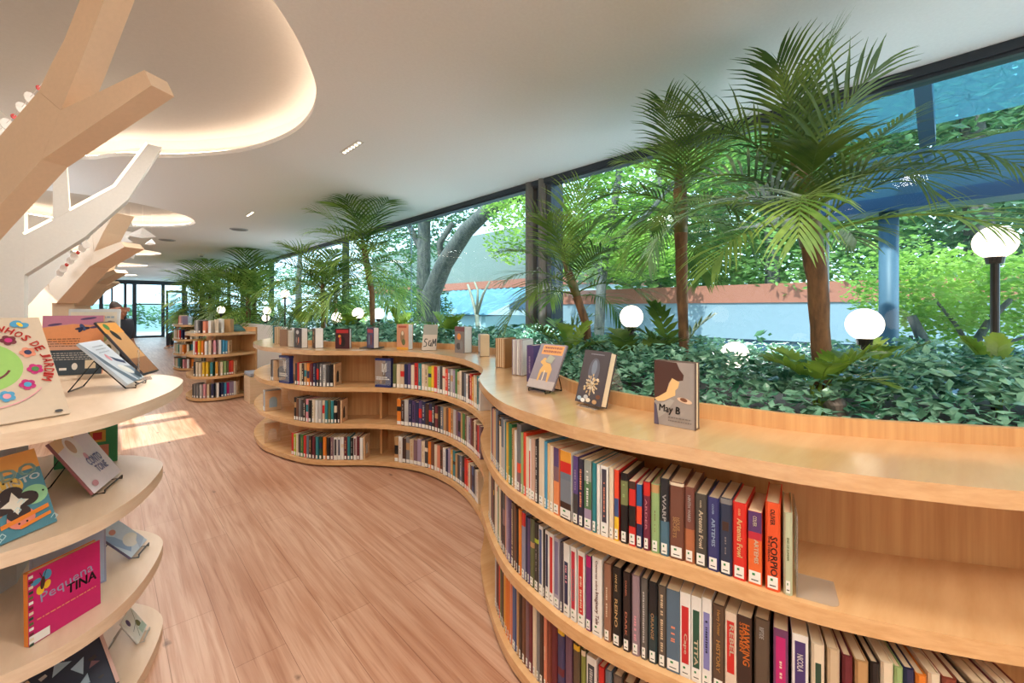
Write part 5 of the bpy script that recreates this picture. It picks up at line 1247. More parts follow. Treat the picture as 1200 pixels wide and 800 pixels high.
mb = MB(); mb.tube([(0.0205, 0.0205, 0.0625), (0.021, 0.021, 0.064)], [0.028, 0.028], 18); mb.build('lens', emit('uplight_lens', (255, 226, 170), 3.0), t)

# ------------------------------------------------------------------ tree-shaped columns
LED = emit('edge_led', (255, 226, 190), 3.0)
def plate(t, name, pts, off, m):
    mb = MB(); mb.prism(pts, off); return mb.build(name, m, t, world=True)
dcam = Vector((0.20, 0.98, 0)); dv_, du_ = c2r(0.20, 0.98); DD = Vector((dv_, du_, 0))
def PW(px, py, o, d):                               # photo point on the upright plane through o with horizontal normal d
    r = (px - 600) / FPX; vx, ux = c2r(r, 1.0); ray = Vector((vx, ux, (HY - py) / FPX)); e = Vector((0, 0, EYE))
    k = (Vector((o[0], o[1], 0)) - Vector((0, 0, 0))).dot(d) / Vector((vx, ux, 0)).dot(d)
    return e + ray * k
def ytree(label, o, trunk, arm, upper, th, extra_beige=True, lim=None):
    t = thing('tree_column', label, 'tree-shaped column', (o[0], o[1], 0), 'tree-shaped columns along the left wall')
    def f(L):
        P = [PW(x, y, o, DD) for x, y in L]
        for p in P: p.z = max(p.z, 0.001)
        return P
    plate(t, 'trunk', f(trunk), DD * th, BEIGEP); plate(t, 'branch', f(arm), DD * th, BEIGEP); plate(t, 'branch', f(upper), DD * th, BEIGEP)
    return t
v1, u1 = c2r(-1.765, 1.8)
t1 = ytree('large beige tree-shaped column with two arms, closest to the display shelves', (v1, u1),
  [(-230, 980), (-330, 980), (-330, 330), (-140, 300), (0, 159), (45, 107), (71, 129), (48, 187.5), (-20, 262), (-140, 400), (-230, 430)],
  [(71, 129.2), (169, 82), (177.5, 100), (48.3, 187.4)], [(45.2, 106.8), (60, 75), (75, 47), (104, -26), (132, -26), (122, 0), (94, 74), (71.3, 128.8)], 0.095)
v3, u3 = c2r(-4.68, 5.0)
t3 = ytree('beige tree-shaped column with two arms, third along the left wall', (v3, u3),
  [(57, 332), (92, 297), (108, 274), (110, 295), (104, 313), (66, 355), (59, 355)], [(110.1, 294.8), (141, 283), (146, 289), (104.4, 312.6)], [(108.2, 273.8), (126, 248), (134, 249), (121, 272), (110.4, 294.4)], 0.22)
mb = MB(); q0 = PW(40, 400, (v3, u3), DD)
# upright of the third tree down to the floor
f = lambda L: [PW(x, y, (v3, u3), DD) for x, y in L]
fl = [PW(20, 361 + FPX * EYE / 5.0, (v3, u3), DD), PW(62, 361 + FPX * EYE / 5.0, (v3, u3), DD)]
for p in fl: p.z = 0
plate(t3, 'post', [fl[0], fl[1], f([(61, 356)])[0], f([(56, 333)])[0], f([(20, 372)])[0]], DD * 0.22, BEIGEP)
def limbtree(label, u, shift=None):
    t = thing('tree_column', label, 'tree-shaped column', (-0.6, u, 0), 'tree-shaped columns along the left wall')
    g = lambda L: [PU(x, y, 4.3) + Vector((0, u - 4.3, 0)) for x, y in L]
    A = Vector((0, 0.2, 0))
    edge = g([(28.5, 322)])[0]; tp = g([(28.5, 225)])[0]; z2 = CEIL + 0.22
    xr = edge.x; tr = [(VL + 0.002, u, 0.002), (xr, u, 0.002), (xr, u, 2.52), (xr - 0.05, u, 2.66), (xr - 0.14, u, 2.755), (xr - 0.22, u, CEIL - 0.003), (VL + 0.002, u, CEIL - 0.003)]
    plate(t, 'trunk', tr, A, WHITE)
    plate(t, 'branch', g([(28.6, 322), (100, 277), (150, 233.5), (190, 172.5), (173, 168.5), (135, 218.5), (82, 247), (61.5, 258), (28.6, 275)]), A, WHITE)
    st = g([(61.7, 257.8), (81.8, 246.8), (78, 195), (76, 170), (60, 170), (62, 195)])
    for q in (st[3], st[4]): q.z = min(q.z, CEIL - 0.004)
    plate(t, 'branch', st, A, WHITE)
    for seg in ([(173, 168.3), (135, 218.3), (82.2, 246.8)], [(61.3, 257.8), (28.8, 274.8)]):
        P = g(seg); mb = MB()
        for a, b in zip(P[:-1], P[1:]):
            n = Vector((b.z - a.z, 0, -(b.x - a.x))); n = n if n.z > 0 else -n; n.normalize(); h = n * 0.006
            mb.prism([a + h * 0.2, b + h * 0.2, b + h * 2.5, a + h * 2.5], (0, 0.195, 0))
        mb.build('light_strip', LED, t, world=True)
    return t
t2 = limbtree('white tree-shaped column with light lines along its limb, second along the left wall', 4.3)
for k, uu in enumerate((9.4, 14.2, 19.0)):
    limbtree('white tree-shaped column with a lit limb, %s down the left wall' % ('fourth', 'sixth', 'eighth')[k], uu)
for k, du in enumerate((4.9, 9.8)):
    c = copy_thing(t3, loc=(v3 - 0.02 * k, u3 + du, 0), label='beige tree-shaped column with two arms, %s down the left wall' % ('fifth', 'seventh')[k])

# paper bunting and folded paper ornaments
REDP = mat('bunting_red', (206, 52, 48), 0.6); WP = mat('bunting_white', (236, 228, 220), 0.7)
def bunting(label, pts, r, m):
    o = thing('bunting', label, 'bunting', pts[0]); L = [Vector(p) - Vector(pts[0]) for p in pts]
    mb = MB(); mb.tube(L, 0.0015, 5); mb.build('string', WP, o)
    k = 0
    for a, b in zip(L[:-1], L[1:]):
        for j in range(m):
            q = a.lerp(b, (j + .5) / m); k += 1; mb = MB(); ax = Vector((0.68, -0.73, 0)); sd = Vector((.73, .68, 0))
            rr = r if k % 3 else r * .45; mb.prism([q + sd * rr * math.cos(w) + Vector((0, 0, rr * math.sin(w))) for w in [i * .5236 for i in range(12)]], ax * 0.004)
            mb.build('disc', WP if k % 3 else REDP, o)
    return o
o1 = (v1, u1 + 0.35)
bunting('string of white and red paper discs behind the large beige tree-shaped column', [PW(-6, 158, (v1, u1 + .2), DD), PW(20, 132, (v1, u1 + .2), DD), PW(50, 97, (v1, u1 + .2), DD)], 0.026, 3)
bunting('string of red and white paper discs along the third tree-shaped column', [PW(68, 322, (v3, u3 - .16), DD), PW(84, 303, (v3, u3 - .16), DD), PW(103, 284, (v3, u3 - .16), DD)], 0.045, 4)
rg = random.Random(4)
for k, (px, py, s_, lb) in enumerate(((150, 263, .17, 'broad folded paper bird hanging highest below the second oval cove'), (166, 277, .16, 'folded paper bird hanging out to the right of the lit limb, below the second cove edge'), (156, 301, .19, 'large white paper bird hanging just above the third tree-shaped column'), (132, 291, .13, 'small folded paper bird over the third tree-shaped column'), (146, 284, .12, 'small creased paper bird beside the second cove'), (176, 286, .1, 'tiny folded paper bird under the second cove, furthest out over the aisle'))):
    c = PD(px, py, 5.6 + .12 * k); M = Matrix.Translation(c) @ Matrix.Rotation(rg.uniform(0, 3), 4, 'Z') @ Matrix.Rotation(rg.uniform(-.4, .4), 4, 'X'); o = thing('hanging_paper_bird', lb.replace('out to the right of the lit limb, ', 'beyond the lit limb '), 'paper ornament', c)
    M = Matrix.Rotation(rg.uniform(0, 3), 4, 'Z') @ Matrix.Rotation(rg.uniform(-.4, .4), 4, 'X')
    mb = MB(); mb.add([(-s_, 0, 0), (0, -.25 * s_, .1 * s_), (0, .25 * s_, .1 * s_), (s_, 0, .05 * s_), (0, 0, .8 * s_), (0, 0, -.15 * s_)], [(0, 1, 4), (4, 1, 3), (3, 2, 4), (4, 2, 0), (0, 5, 1), (1, 5, 3), (3, 5, 2), (2, 5, 0)], 0, M); mb.build('folded_body', WP, o)
    mb = MB(); mb.tube([M @ Vector((0, 0, .78 * s_)), (M @ Vector((0, 0, .78 * s_))).xy.to_3d() + Vector((0, 0, CEIL - 0.002 - c.z))], 0.0012, 4); mb.build('thread', WP, o)

# ------------------------------------------------------------------ left display shelves
dc = [PZ(-260, 640, ZL[0]).xy]
disp = thing('display_shelf', 'tiered pale ash display with rounded ends holding face-out picture books', 'display shelf', (-0.4, 2.0, 0))
def tier(top, z, th, m=PALE):
    front = [Vector(c2r(*p)) for p in ((-2.0, 0.55), (-1.62, 0.95), (-1.50, 1.10), (-1.415, 1.22), (-1.365, 1.32), (-1.343, 1.42), (-1.352, 1.532), (-1.385, 1.68), (-1.45, 1.86), (-1.54, 2.03), (-1.63, 2.15), (-1.76, 2.25), (-1.93, 2.32))]
    if not top: front = [Vector(c2r(*p)) for p in ((-2.0, 0.62), (-1.66, 1.0), (-1.54, 1.14), (-1.455, 1.25), (-1.40, 1.34), (-1.377, 1.44), (-1.383, 1.54), (-1.415, 1.66), (-1.475, 1.80), (-1.53, 1.90), (-1.585, 1.975), (-1.68, 2.035), (-1.80, 2.07))]
    q = spline([(p.x, p.y) for p in front], 0.02)
    back = [Vector(c2r(-2.55, 2.58)), Vector(c2r(-2.75, 0.62))] if top else [Vector(c2r(-2.2, 2.1)), Vector(c2r(-2.7, 0.7))]
    P = [(p.x, p.y, z - th) for p in q] + [(p.x, p.y, z - th) for p in back]
    mb = MB(); mb.prism(P, (0, 0, th)); return mb.build('shelf', m, disp, world=True)
for k in range(4): tier(k == 0, ZL[k], 0.045 if k else 0.045)
M0 = [Vector(c2r(*p)) for p in ((-2.05, 1.0), (-1.88, 1.22), (-1.85, 1.42), (-1.89, 1.66), (-2.0, 1.80), (-2.2, 1.85), (-2.7, 0.9))]
mb = MB()
for k in range(3): mb.prism([(p.x, p.y, ZL[k + 1] + .0005) for p in M0], (0, 0, ZL[k] - .045 - ZL[k + 1] - .001))
mb.build('core_panel', mat('display_core', (214, 214, 222), 0.6), disp, world=True)
# ------------------------------------------------------------------ outside the window
def ext(px, py, v): return PV(px, py, v)
mb = MB(); mb.face([(GLASS_V + 0.12, -14, 0.2), (40, -14, 0.2), (40, 60, 0.2), (GLASS_V + 0.12, 60, 0.2)]); mb.face([(-14, U1 + 0.2, -0.02), (GLASS_V + 0.12, U1 + 0.2, -0.02), (GLASS_V + 0.12, 60, -0.02), (-14, 60, -0.02)])
struct(mb.build('garden_ground', mat('garden_paving', (206, 204, 196), 0.9, bump=0.3, bscale=8)))
# long garden wall with a terracotta coping
W_GREY = mat('render_grey', (132, 148, 160), 0.8, bump=0.1, bscale=10); W_TERRA = mat('terracotta', (166, 100, 80), 0.8); W_DARK = mat('slate_base', (60, 84, 104), 0.6)
mb = MB(); mb.box(9.0, 9.3, -1.5, 8.0, 0.85, 1.55, 0); mb.box(8.97, 9.33, -1.5, 8.0, 1.55, 1.9, 1); mb.box(9.05, 9.3, -1.5, 8.0, 0.2, 0.85, 2)
struct(mb.build('wall_garden', [W_GREY, W_TERRA, W_DARK]))
# neighbouring house: pale upper wall, terracotta line, white wall
a = ext(528, 330, 13.0); b = ext(700, 330, 13.0); z = lambda py: ext(575, py, 13.0).z
h = thing('house', 'pale neighbouring house with a terracotta line under its grey upper wall, behind the forked tree', 'house', (13, (a.y + b.y) / 2, 0.2))
y0, y1 = b.y, a.y + 9
mb = MB(); mb.box(13, 17, y0, y1, z(329), z(272)); mb.build('upper_wall', mat('house_upper', (120, 130, 122), 0.85), h, world=True)
mb = MB(); mb.box(12.9, 17, y0, y1, z(338), z(329) - .005); mb.build('terracotta_band', W_TERRA, h, world=True)
mb = MB(); mb.box(13.05, 17, y0, y1, 0.2, z(338) - .005); mb.build('lower_wall', mat('house_lower', (170, 182, 186), 0.85), h, world=True)
mb = MB()
for k in range(5): mb.box(13.0, 13.06, y0 + 1 + 2.6 * k, y0 + 2.1 + 2.6 * k, z(362), z(345))
mb.build('window', W_DARK, h, world=True)
# low shed with a ribbed pale blue roof
def rib(v0, v1, u0, u1, z0, z1, n):
    m_ = MB()
    for k in range(n):
        a = u0 + (u1 - u0) * k / n; w_ = (u1 - u0) / n
        m_.prism([(v0, a, z0), (v0, a + w_ * .5, z0 + .05), (v0, a + w_, z0), (v0, a + w_ * .5, z0 - .02)], (v1 - v0, 0, z1 - z0))
    return m_
s = thing('garden_shed', 'low garden shed with a ribbed pale blue metal roof beside the big forked tree', 'shed', (8, 11, 0.2))
p0, p1 = ext(500, 376, 8.6), ext(572, 376, 8.6)
rib(8.3, 10.8, p1.y - .3, p0.y + 1.6, 1.25, 2.15, 15).build('roof', mat('roof_blue', (112, 160, 180), 0.35, 0.2), s, world=True)
mb = MB(); mb.box(8.5, 10.5, p1.y, p0.y + 1.4, 0.2, 1.2); mb.build('wall', mat('shed_wall', (168, 196, 204), 0.8), s, world=True)
mb = MB()
for k in range(4): mb.box(8.46, 8.5, p1.y + .2 + k * 1.1, p1.y + .28 + k * 1.1, 0.25, 1.2); mb.box(8.46, 8.5, p1.y + .2 + k * 1.1, p1.y + 1.2 + k * 1.1, .75, .8)
mb.build('wall_frame', mat('shed_frame', (226, 236, 238), 0.6), s, world=True)

# steel pergola with a glass roof at the near end
PB = mat('pergola_blue', (84, 112, 132), 0.5, 0.0)
pg = thing('pergola', 'blue-grey steel pergola with a sloping wired glass roof outside the near window', 'pergola', (5.2, 0.3, 0.2))
mb = MB(); mb.box(5.0, 5.25, -3.2, 1.0, 2.42, 2.78); mb.build('beam', PB, pg, world=True)
mb = MB(); mb.box(4.98, 5.27, -3.2, 1.02, 2.30, 2.415); mb.build('gutter', mat('pergola_gutter', (60, 92, 128), 0.45), pg, world=True)
q = ext(1041, 300, 5.1); mb = MB(); mb.tube([(5.12, q.y, 0.2), (5.12, q.y, 2.30)], 0.07, 18); mb.build('column', PB, pg, world=True, smooth=True)
for k, uu in enumerate((ext(1087, 200, 5.0).y, -1.3, -2.7, 0.95)):
    mb = MB(); mb.prism([(5.0, uu - .05, 2.79), (5.0, uu + .05, 2.79), (5.0, uu + .05, 2.95), (5.0, uu - .05, 2.95)], (-1.35, 0, 0.9)); mb.build('rafter', PB, pg, world=True)
mb = MB(); mb.box(3.6, 3.72, -3.2, 1.0, 3.78, 3.95); mb.build('beam', PB, pg, world=True)
def wired():
    m = bpy.data.materials.new('wired_glass'); m.use_nodes = True; nt = m.node_tree; L = nt.links; nt.nodes.clear()
    out = nt.nodes.new('ShaderNodeOutputMaterial'); t = nt.nodes.new('ShaderNodeBsdfTransparent'); d = nt.nodes.new('ShaderNodeBsdfDiffuse'); mx = nt.nodes.new('ShaderNodeMixShader')
    tr = nt.nodes.new('ShaderNodeBsdfTranslucent'); tr.inputs['Color'].default_value = lin((96, 150, 164)); m2 = nt.nodes.new('ShaderNodeMixShader')
    tc = nt.nodes.new('ShaderNodeTexCoord'); vo = nt.nodes.new('ShaderNodeTexVoronoi'); vo.feature = 'DISTANCE_TO_EDGE'; vo.inputs['Scale'].default_value = 16
    cr = nt.nodes.new('ShaderNodeValToRGB'); cr.color_ramp.elements[0].position = 0.008; cr.color_ramp.elements[0].color = (.5, .5, .5, 1); cr.color_ramp.elements[1].position = 0.02; cr.color_ramp.elements[1].color = (0, 0, 0, 1)
    t.inputs['Color'].default_value = lin((104, 160, 178)); d.inputs['Color'].default_value = lin((40, 84, 104)); m2.inputs[0].default_value = 0.35
    L.new(tc.outputs['Object'], vo.inputs['Vector']); L.new(vo.outputs['Distance'], cr.inputs[0]); L.new(cr.outputs[0], mx.inputs[0]); L.new(t.outputs[0], m2.inputs[1]); L.new(tr.outputs[0], m2.inputs[2]); L.new(m2.outputs[0], mx.inputs[1]); L.new(d.outputs[0], mx.inputs[2]); L.new(mx.outputs[0], out.inputs[0])
    return m
mb = MB(); mb.face([(5.0, -3.2, 2.96), (5.0, 1.0, 2.96), (3.65, 1.0, 3.86), (3.65, -3.2, 3.86)]); mb.build('glass_roof', wired(), pg, world=True)

# trees
BK_D = wood('tree_bark_dark', (58, 60, 58), (112, 108, 98), (16, 16, 5), 0.9)
LF_B = leafmat('tree_leaf_bright', (104, 150, 54), (188, 214, 98), 0.5, 0.5, 1.6)
LF_D = leafmat('tree_leaf_dark', (44, 84, 56), (112, 152, 92), 0.5, 0.4, 1.6)
LF_M = leafmat('tree_leaf_mid', (70, 116, 62), (150, 186, 100), 0.5, 0.45, 1.6)
def leaf_cloud(mb, c, r, n, sz, rg):
    for _ in range(n):
        while True:
            x, y, z_ = rg.uniform(-1, 1), rg.uniform(-1, 1), rg.uniform(-1, 1); q = x * x + y * y + z_ * z_
            if q < 1 and (q > 0.15 or rg.random() < .5): break
        s_ = sz * rg.uniform(.6, 1.3); M = Matrix.Translation((c[0] + x * r[0], c[1] + y * r[1], c[2] + z_ * r[2])) @ Matrix.Rotation(rg.uniform(0, 6.3), 4, 'Z') @ Matrix.Rotation(rg.uniform(0, 3.14), 4, 'X') @ Matrix.Rotation(rg.uniform(-.9, .9), 4, 'Y')
        mb.add([(-s_, 0, 0), (0, -.42 * s_, .08 * s_), (s_, 0, -.1 * s_), (0, .42 * s_, .08 * s_)], [(0, 1, 2, 3)], 0, M)
def tree(label, limbs, clouds, lm, bm, seed, base):
    rg = random.Random(seed); t = thing('tree', label, 'tree', base, 'trees in the garden outside')
    mb = MB()
    for pts, r0, r1 in limbs: mb.tube(pts, [r0 + (r1 - r0) * k / (len(pts) - 1) for k in range(len(pts))], 9)
    mb.build('trunk', bm, t, world=True, smooth=True)
    mb = MB()
    for c, r, n, sz in clouds: leaf_cloud(mb, c, r, int(n * 1.8), sz * .72, rg)
    mb.build('foliage', lm, t, world=True)
    return t
V = 6.2
e = lambda x, y, v=V: tuple(ext(x, y, v))
def gz(p, z=0.2): return (p[0], p[1], z)
tree('large dark forked tree leaning across the middle window', [([gz(e(503, 380)), e(505, 345), e(520, 310), e(545, 272), e(575, 243), e(612, 226)], .28, .13), ([gz(e(497, 380, 6.6)), e(496, 330, 6.6), e(497, 260, 6.6), e(499, 200, 6.6)], .22, .16), ([e(497, 300, 6.6), e(480, 265, 6.6), e(470, 235, 6.6)], .10, .06), ([e(519, 312), e(515, 285), e(530, 262)], .1, .07)],
     [(e(545, 235, 7.2), (1.6, 2.2, .7), 900, .11), (e(500, 275, 7.6), (1.2, 1.6, .9), 700, .10), (e(500, 360, 6.8), (.7, .9, .8), 900, .08), (e(470, 300, 8.5), (1.5, 2.5, 1.5), 900, .12), (e(520, 170, 7), (2.5, 4, 1.4), 1800, .16)], LF_D, BK_D, 1, gz(e(503, 380)))
tree('small pale multi-stemmed tree in front of the ribbed roof', [([gz(e(562, 392, 5.4)), e(559, 370, 5.4), e(552, 345, 5.4), e(548, 333, 5.4)], .05, .02), ([e(559, 368, 5.4), e(566, 345, 5.4), e(574, 330, 5.4)], .035, .018), ([e(559, 366, 5.4), e(560, 340, 5.4), e(556, 330, 5.4)], .03, .016)],
     [(e(606, 280, 5.6), (.4, .9, .5), 420, .07), (e(602, 238, 5.8), (.5, .9, .4), 500, .07)], LF_B, wood('bark_pale', (130, 128, 110), (176, 170, 150), (18, 18, 6), .9), 2, gz(e(562, 392, 5.4)))
tree('bright green leafy tree filling the window beside the fluted column', [([gz(e(700, 392, 7.6)), e(705, 330, 7.6), e(720, 240, 7.8), e(730, 170, 8)], .12, .06), ([e(706, 320, 7.6), e(670, 270, 7.6), e(655, 220, 7.6)], .06, .03), ([e(712, 290, 7.6), e(760, 250, 7.6), e(800, 200, 7.6)], .06, .03)],
     [(e(690, 280, 7.8), (1.0, 1.3, .9), 1800, .085), (e(740, 300, 8.0), (.8, 1.3, .55), 1400, .085), (e(660, 220, 7.8), (1.0, 1.4, .7), 1300, .09), (e(770, 215, 8.2), (1.0, 1.6, .7), 800, .09), (e(720, 150, 8), (1.8, 2.6, 1.0), 1000, .14)], LF_B, BK_D, 3, gz(e(700, 392, 7.6)))
tree('broad mid-green tree beyond the pergola, behind the tallest palm', [([gz(e(905, 400, 9.8)), e(905, 300, 9.8), e(900, 200, 9.8), e(890, 120, 9.8)], .16, .08), ([e(905, 290, 9.8), e(960, 240, 9.8), e(1000, 190, 9.8)], .08, .04)],
     [(e(880, 220, 9.8), (1.4, 2.0, 1.0), 1500, .11), (e(960, 300, 9.8), (1.2, 1.6, 1.1), 1300, .10), (e(930, 150, 9.8), (1.5, 2.5, .9), 900, .13), (e(850, 300, 10.2), (1.0, 1.5, .6), 600, .10)], LF_M, BK_D, 4, gz(e(905, 400, 9.8)))
tree('small bright tree with thin bare branches outside, under the pergola', [([gz(e(1100, 440, 6)), e(1092, 420, 6), e(1080, 395, 6), e(1068, 370, 6)], .07, .04), ([gz(e(1130, 445, 6.1)), e(1138, 410, 6.1), e(1160, 375, 6.1), e(1185, 350, 6.1)], .05, .02), ([e(1138, 410, 6.1), e(1120, 380, 6.1), e(1095, 350, 6.1)], .025, .012), ([e(1133, 425, 6.1), e(1170, 405, 6.1), e(1215, 390, 6.1)], .02, .012)],
     [(e(1100, 340, 6.4), (.6, .75, .42), 1300, .055), (e(1165, 350, 6.6), (.7, .8, .55), 1100, .055), (e(1135, 385, 6.6), (.6, .9, .3), 500, .05), (e(1060, 330, 7.5), (.6, .7, .6), 500, .06)], LF_B, BK_D, 5, gz(e(1100, 440, 6)))
tree('tall dark tree over the pergola roof', [([gz(e(1150, 420, 11)), e(1150, 300, 11), e(1140, 150, 11), e(1130, 60, 11)], .25, .12)],
     [(e(1120, 130, 11), (2.2, 3.0, 1.6), 2200, .15), (e(1010, 140, 11.5), (1.6, 2.4, 1.2), 1300, .13), (e(1180, 230, 11), (2.0, 2.0, 1.0), 900, .13)], LF_D, BK_D, 6, gz(e(1150, 420, 11)))
tree('tall spreading tree far back behind the pergola, its crown closing the view', [([gz(e(1040, 400, 15)), e(1040, 250, 15), e(1030, 100, 15)], .35, .2)],
     [(e(1000, 200, 15), (2.5, 4.5, 2.2), 1500, .26), (e(1150, 260, 15), (2.5, 3.5, 2.0), 1300, .26), (e(1120, 60, 15), (2.5, 4.0, 2.5), 1500, .28), (e(900, 130, 15.5), (2.5, 4.5, 1.5), 900, .26)], LF_D, BK_D, 9, gz(e(1040, 400, 15)))
tree('rounded tree far back above the terracotta coping', [([gz(e(770, 400, 11.2)), e(770, 300, 11.2), e(775, 200, 11.2)], .3, .15)],
     [(e(740, 290, 11.2), (1.5, 2.8, 1.3), 1200, .2), (e(830, 310, 11.2), (1.5, 2.8, 1.1), 1000, .2), (e(800, 210, 11.4), (1.5, 3, 1.1), 700, .2)], LF_M, BK_D, 10, gz(e(770, 400, 11.2)))
tree('pale hazy tree beyond the far panes of the window wall', [([gz(e(350, 375, 8)), e(350, 330, 8), e(352, 290, 8)], .2, .1)],
     [(e(345, 330, 8.6), (1.6, 3.0, 1.0), 900, .13), (e(440, 345, 9.0), (1.6, 3.4, .8), 1000, .13), (e(400, 365, 8), (1.2, 3, .5), 800, .12)], LF_D, BK_D, 7, gz(e(350, 375, 8)))
# hedge along the garden wall and low planting
rg = random.Random(8); mb = MB()
for k in range(26): leaf_cloud(mb, (5.0 + rg.uniform(-.6, 1.2), -1 + k * .55, 0.55 + rg.uniform(0, .25)), (.5, .5, .42), 120, .075, rg)
o = mb.build('hedge_foliage', LF_D); tag(o, 'low garden planting along the foot of the window wall outside', 'hedge', kind='stuff')
# poster hoarding seen low at the near end
c0, c1 = ext(1062, 425, 7.4), ext(1168, 440, 7.4)
t = thing('garden_banner', 'white and pink banner low behind the thin branches outside', 'banner', (7.4, (c0.y + c1.y) / 2, 0.2))
mb = MB(); mb.box(7.4, 7.43, c1.y, c0.y, .62, 1.05); mb.build('sheet', mat('banner_white', (206, 216, 226), .7), t, world=True)
mb = MB(); w_ = c0.y - c1.y
mb.box(7.385, 7.399, c1.y + .12 * w_, c1.y + .5 * w_, .62, .80); mb.box(7.385, 7.399, c1.y + .94 * w_, c1.y + .99 * w_, .62, .95); mb.build('pink_print', mat('banner_pink', (226, 60, 104), .6), t, world=True)
mb = MB()
for yy in (c1.y + .02, c0.y - .06): mb.box(7.43, 7.47, yy, yy + .04, .2, 1.1)
mb.build('post', DARKF, t, world=True)
# beyond the glass doors
mb = MB(); mb.box(-9, GLASS_V + 2, 36, 36.2, 0, 1.7); struct(mb.build('wall_yard', mat('yard_wall', (176, 200, 206), .8)))
rg = random.Random(12); mb = MB()
for k in range(16): leaf_cloud(mb, (-1.4 + k * .32, 34.5 + rg.uniform(-.4, .4), .7 + rg.uniform(0, .6)), (.4, .5, .6), 70, .12, rg)
o = mb.build('hedge_foliage', LF_D); tag(o, 'blue-green shrubbery in the yard beyond the glass doors', 'shrubs', kind='stuff')

# ------------------------------------------------------------------ people
SKIN = mat('skin', (176, 116, 86), 0.55); HAIR = mat('hair_dark', (62, 44, 34), 0.7)
def skinned(name, verts, edges, radii, m, parent, root=0, sub=2):
    me = bpy.data.meshes.new(name); me.from_pydata([Vector(v) for v in verts], edges, []); me.update()
    o = bpy.data.objects.new(name, me); COL.objects.link(o); o.parent = parent
    sk = o.modifiers.new('skin', 'SKIN'); ly = me.skin_vertices[0] if me.skin_vertices else None
    if ly is None:
        me.attributes.new  # radii layer is made by the modifier below
    for i, d_ in enumerate(me.skin_vertices[0].data):
        r = radii[i]; d_.radius = r if isinstance(r, tuple) else (r, r); d_.use_root = (i == root)
    s_ = o.modifiers.new('sub', 'SUBSURF'); s_.levels = sub; s_.render_levels = sub
    me.materials.append(m); return o
def body(t, J, hand_dirs):
    """one continuous figure from joints; J maps joint name to position"""
    names = list(J); ix = {n: i for i, n in enumerate(names)}; verts = [J[n] for n in names]
    rad = {'pelvis': (.13, .10), 'waist': (.115, .085), 'chest': (.14, .095), 'neck0': .058, 'neck1': .050, 'head0': (.062, .07), 'head1': (.082, .095), 'head2': (.070, .082), 'nose': .014, 'ear_l': .014, 'ear_r': .014}
    for s_ in 'lr': rad.update({'shoulder_' + s_: .055, 'elbow_' + s_: .040, 'wrist_' + s_: .026, 'palm_' + s_: (.034, .016), 'hip_' + s_: .085, 'knee_' + s_: .056, 'ankle_' + s_: .036, 'heel_' + s_: .036, 'toe_' + s_: .03})
    ed = [('pelvis', 'waist'), ('waist', 'chest'), ('chest', 'neck0'), ('neck0', 'neck1'), ('neck1', 'head0'), ('head0', 'head1'), ('head1', 'head2'), ('head0', 'nose'), ('head1', 'ear_l'), ('head1', 'ear_r')]
    for s_ in 'lr':
        ed += [('chest', 'shoulder_' + s_), ('shoulder_' + s_, 'elbow_' + s_), ('elbow_' + s_, 'wrist_' + s_), ('wrist_' + s_, 'palm_' + s_), ('pelvis', 'hip_' + s_), ('hip_' + s_, 'knee_' + s_), ('knee_' + s_, 'ankle_' + s_), ('ankle_' + s_, 'heel_' + s_), ('ankle_' + s_, 'toe_' + s_)]
    R_ = [rad[n] for n in names]; E_ = [(ix[a], ix[b]) for a, b in ed]
    for s_ in 'lr':                                   # five fingers, unequal and curled
        pw = Vector(J['wrist_' + s_]); pp = Vector(J['palm_' + s_]); ax = (pp - pw).normalized(); sd = Vector(hand_dirs[s_]); cur = ax.cross(sd)
        for k, (off, ln) in enumerate(((-.026, .058), (-.009, .07), (.009, .066), (.025, .052))):
            b0 = pp + sd * off; b1 = b0 + ax * ln * .5 + cur * .006; b2 = b0 + ax * ln * .9 + cur * .022; i0 = len(verts)
            verts += [tuple(b0), tuple(b1), tuple(b2)]; R_ += [.009, .0085, .007]; E_ += [(ix['palm_' + s_], i0), (i0, i0 + 1), (i0 + 1, i0 + 2)]
        b0 = pw.lerp(pp, .5) - sd * .03; i0 = len(verts); verts += [tuple(b0), tuple(b0 + ax * .035 - sd * .018 + cur * .008)]; R_ += [.011, .009]; E_ += [(ix['palm_' + s_], i0), (i0, i0 + 1)]
    return skinned('body', verts, E_, R_, SKIN, t)
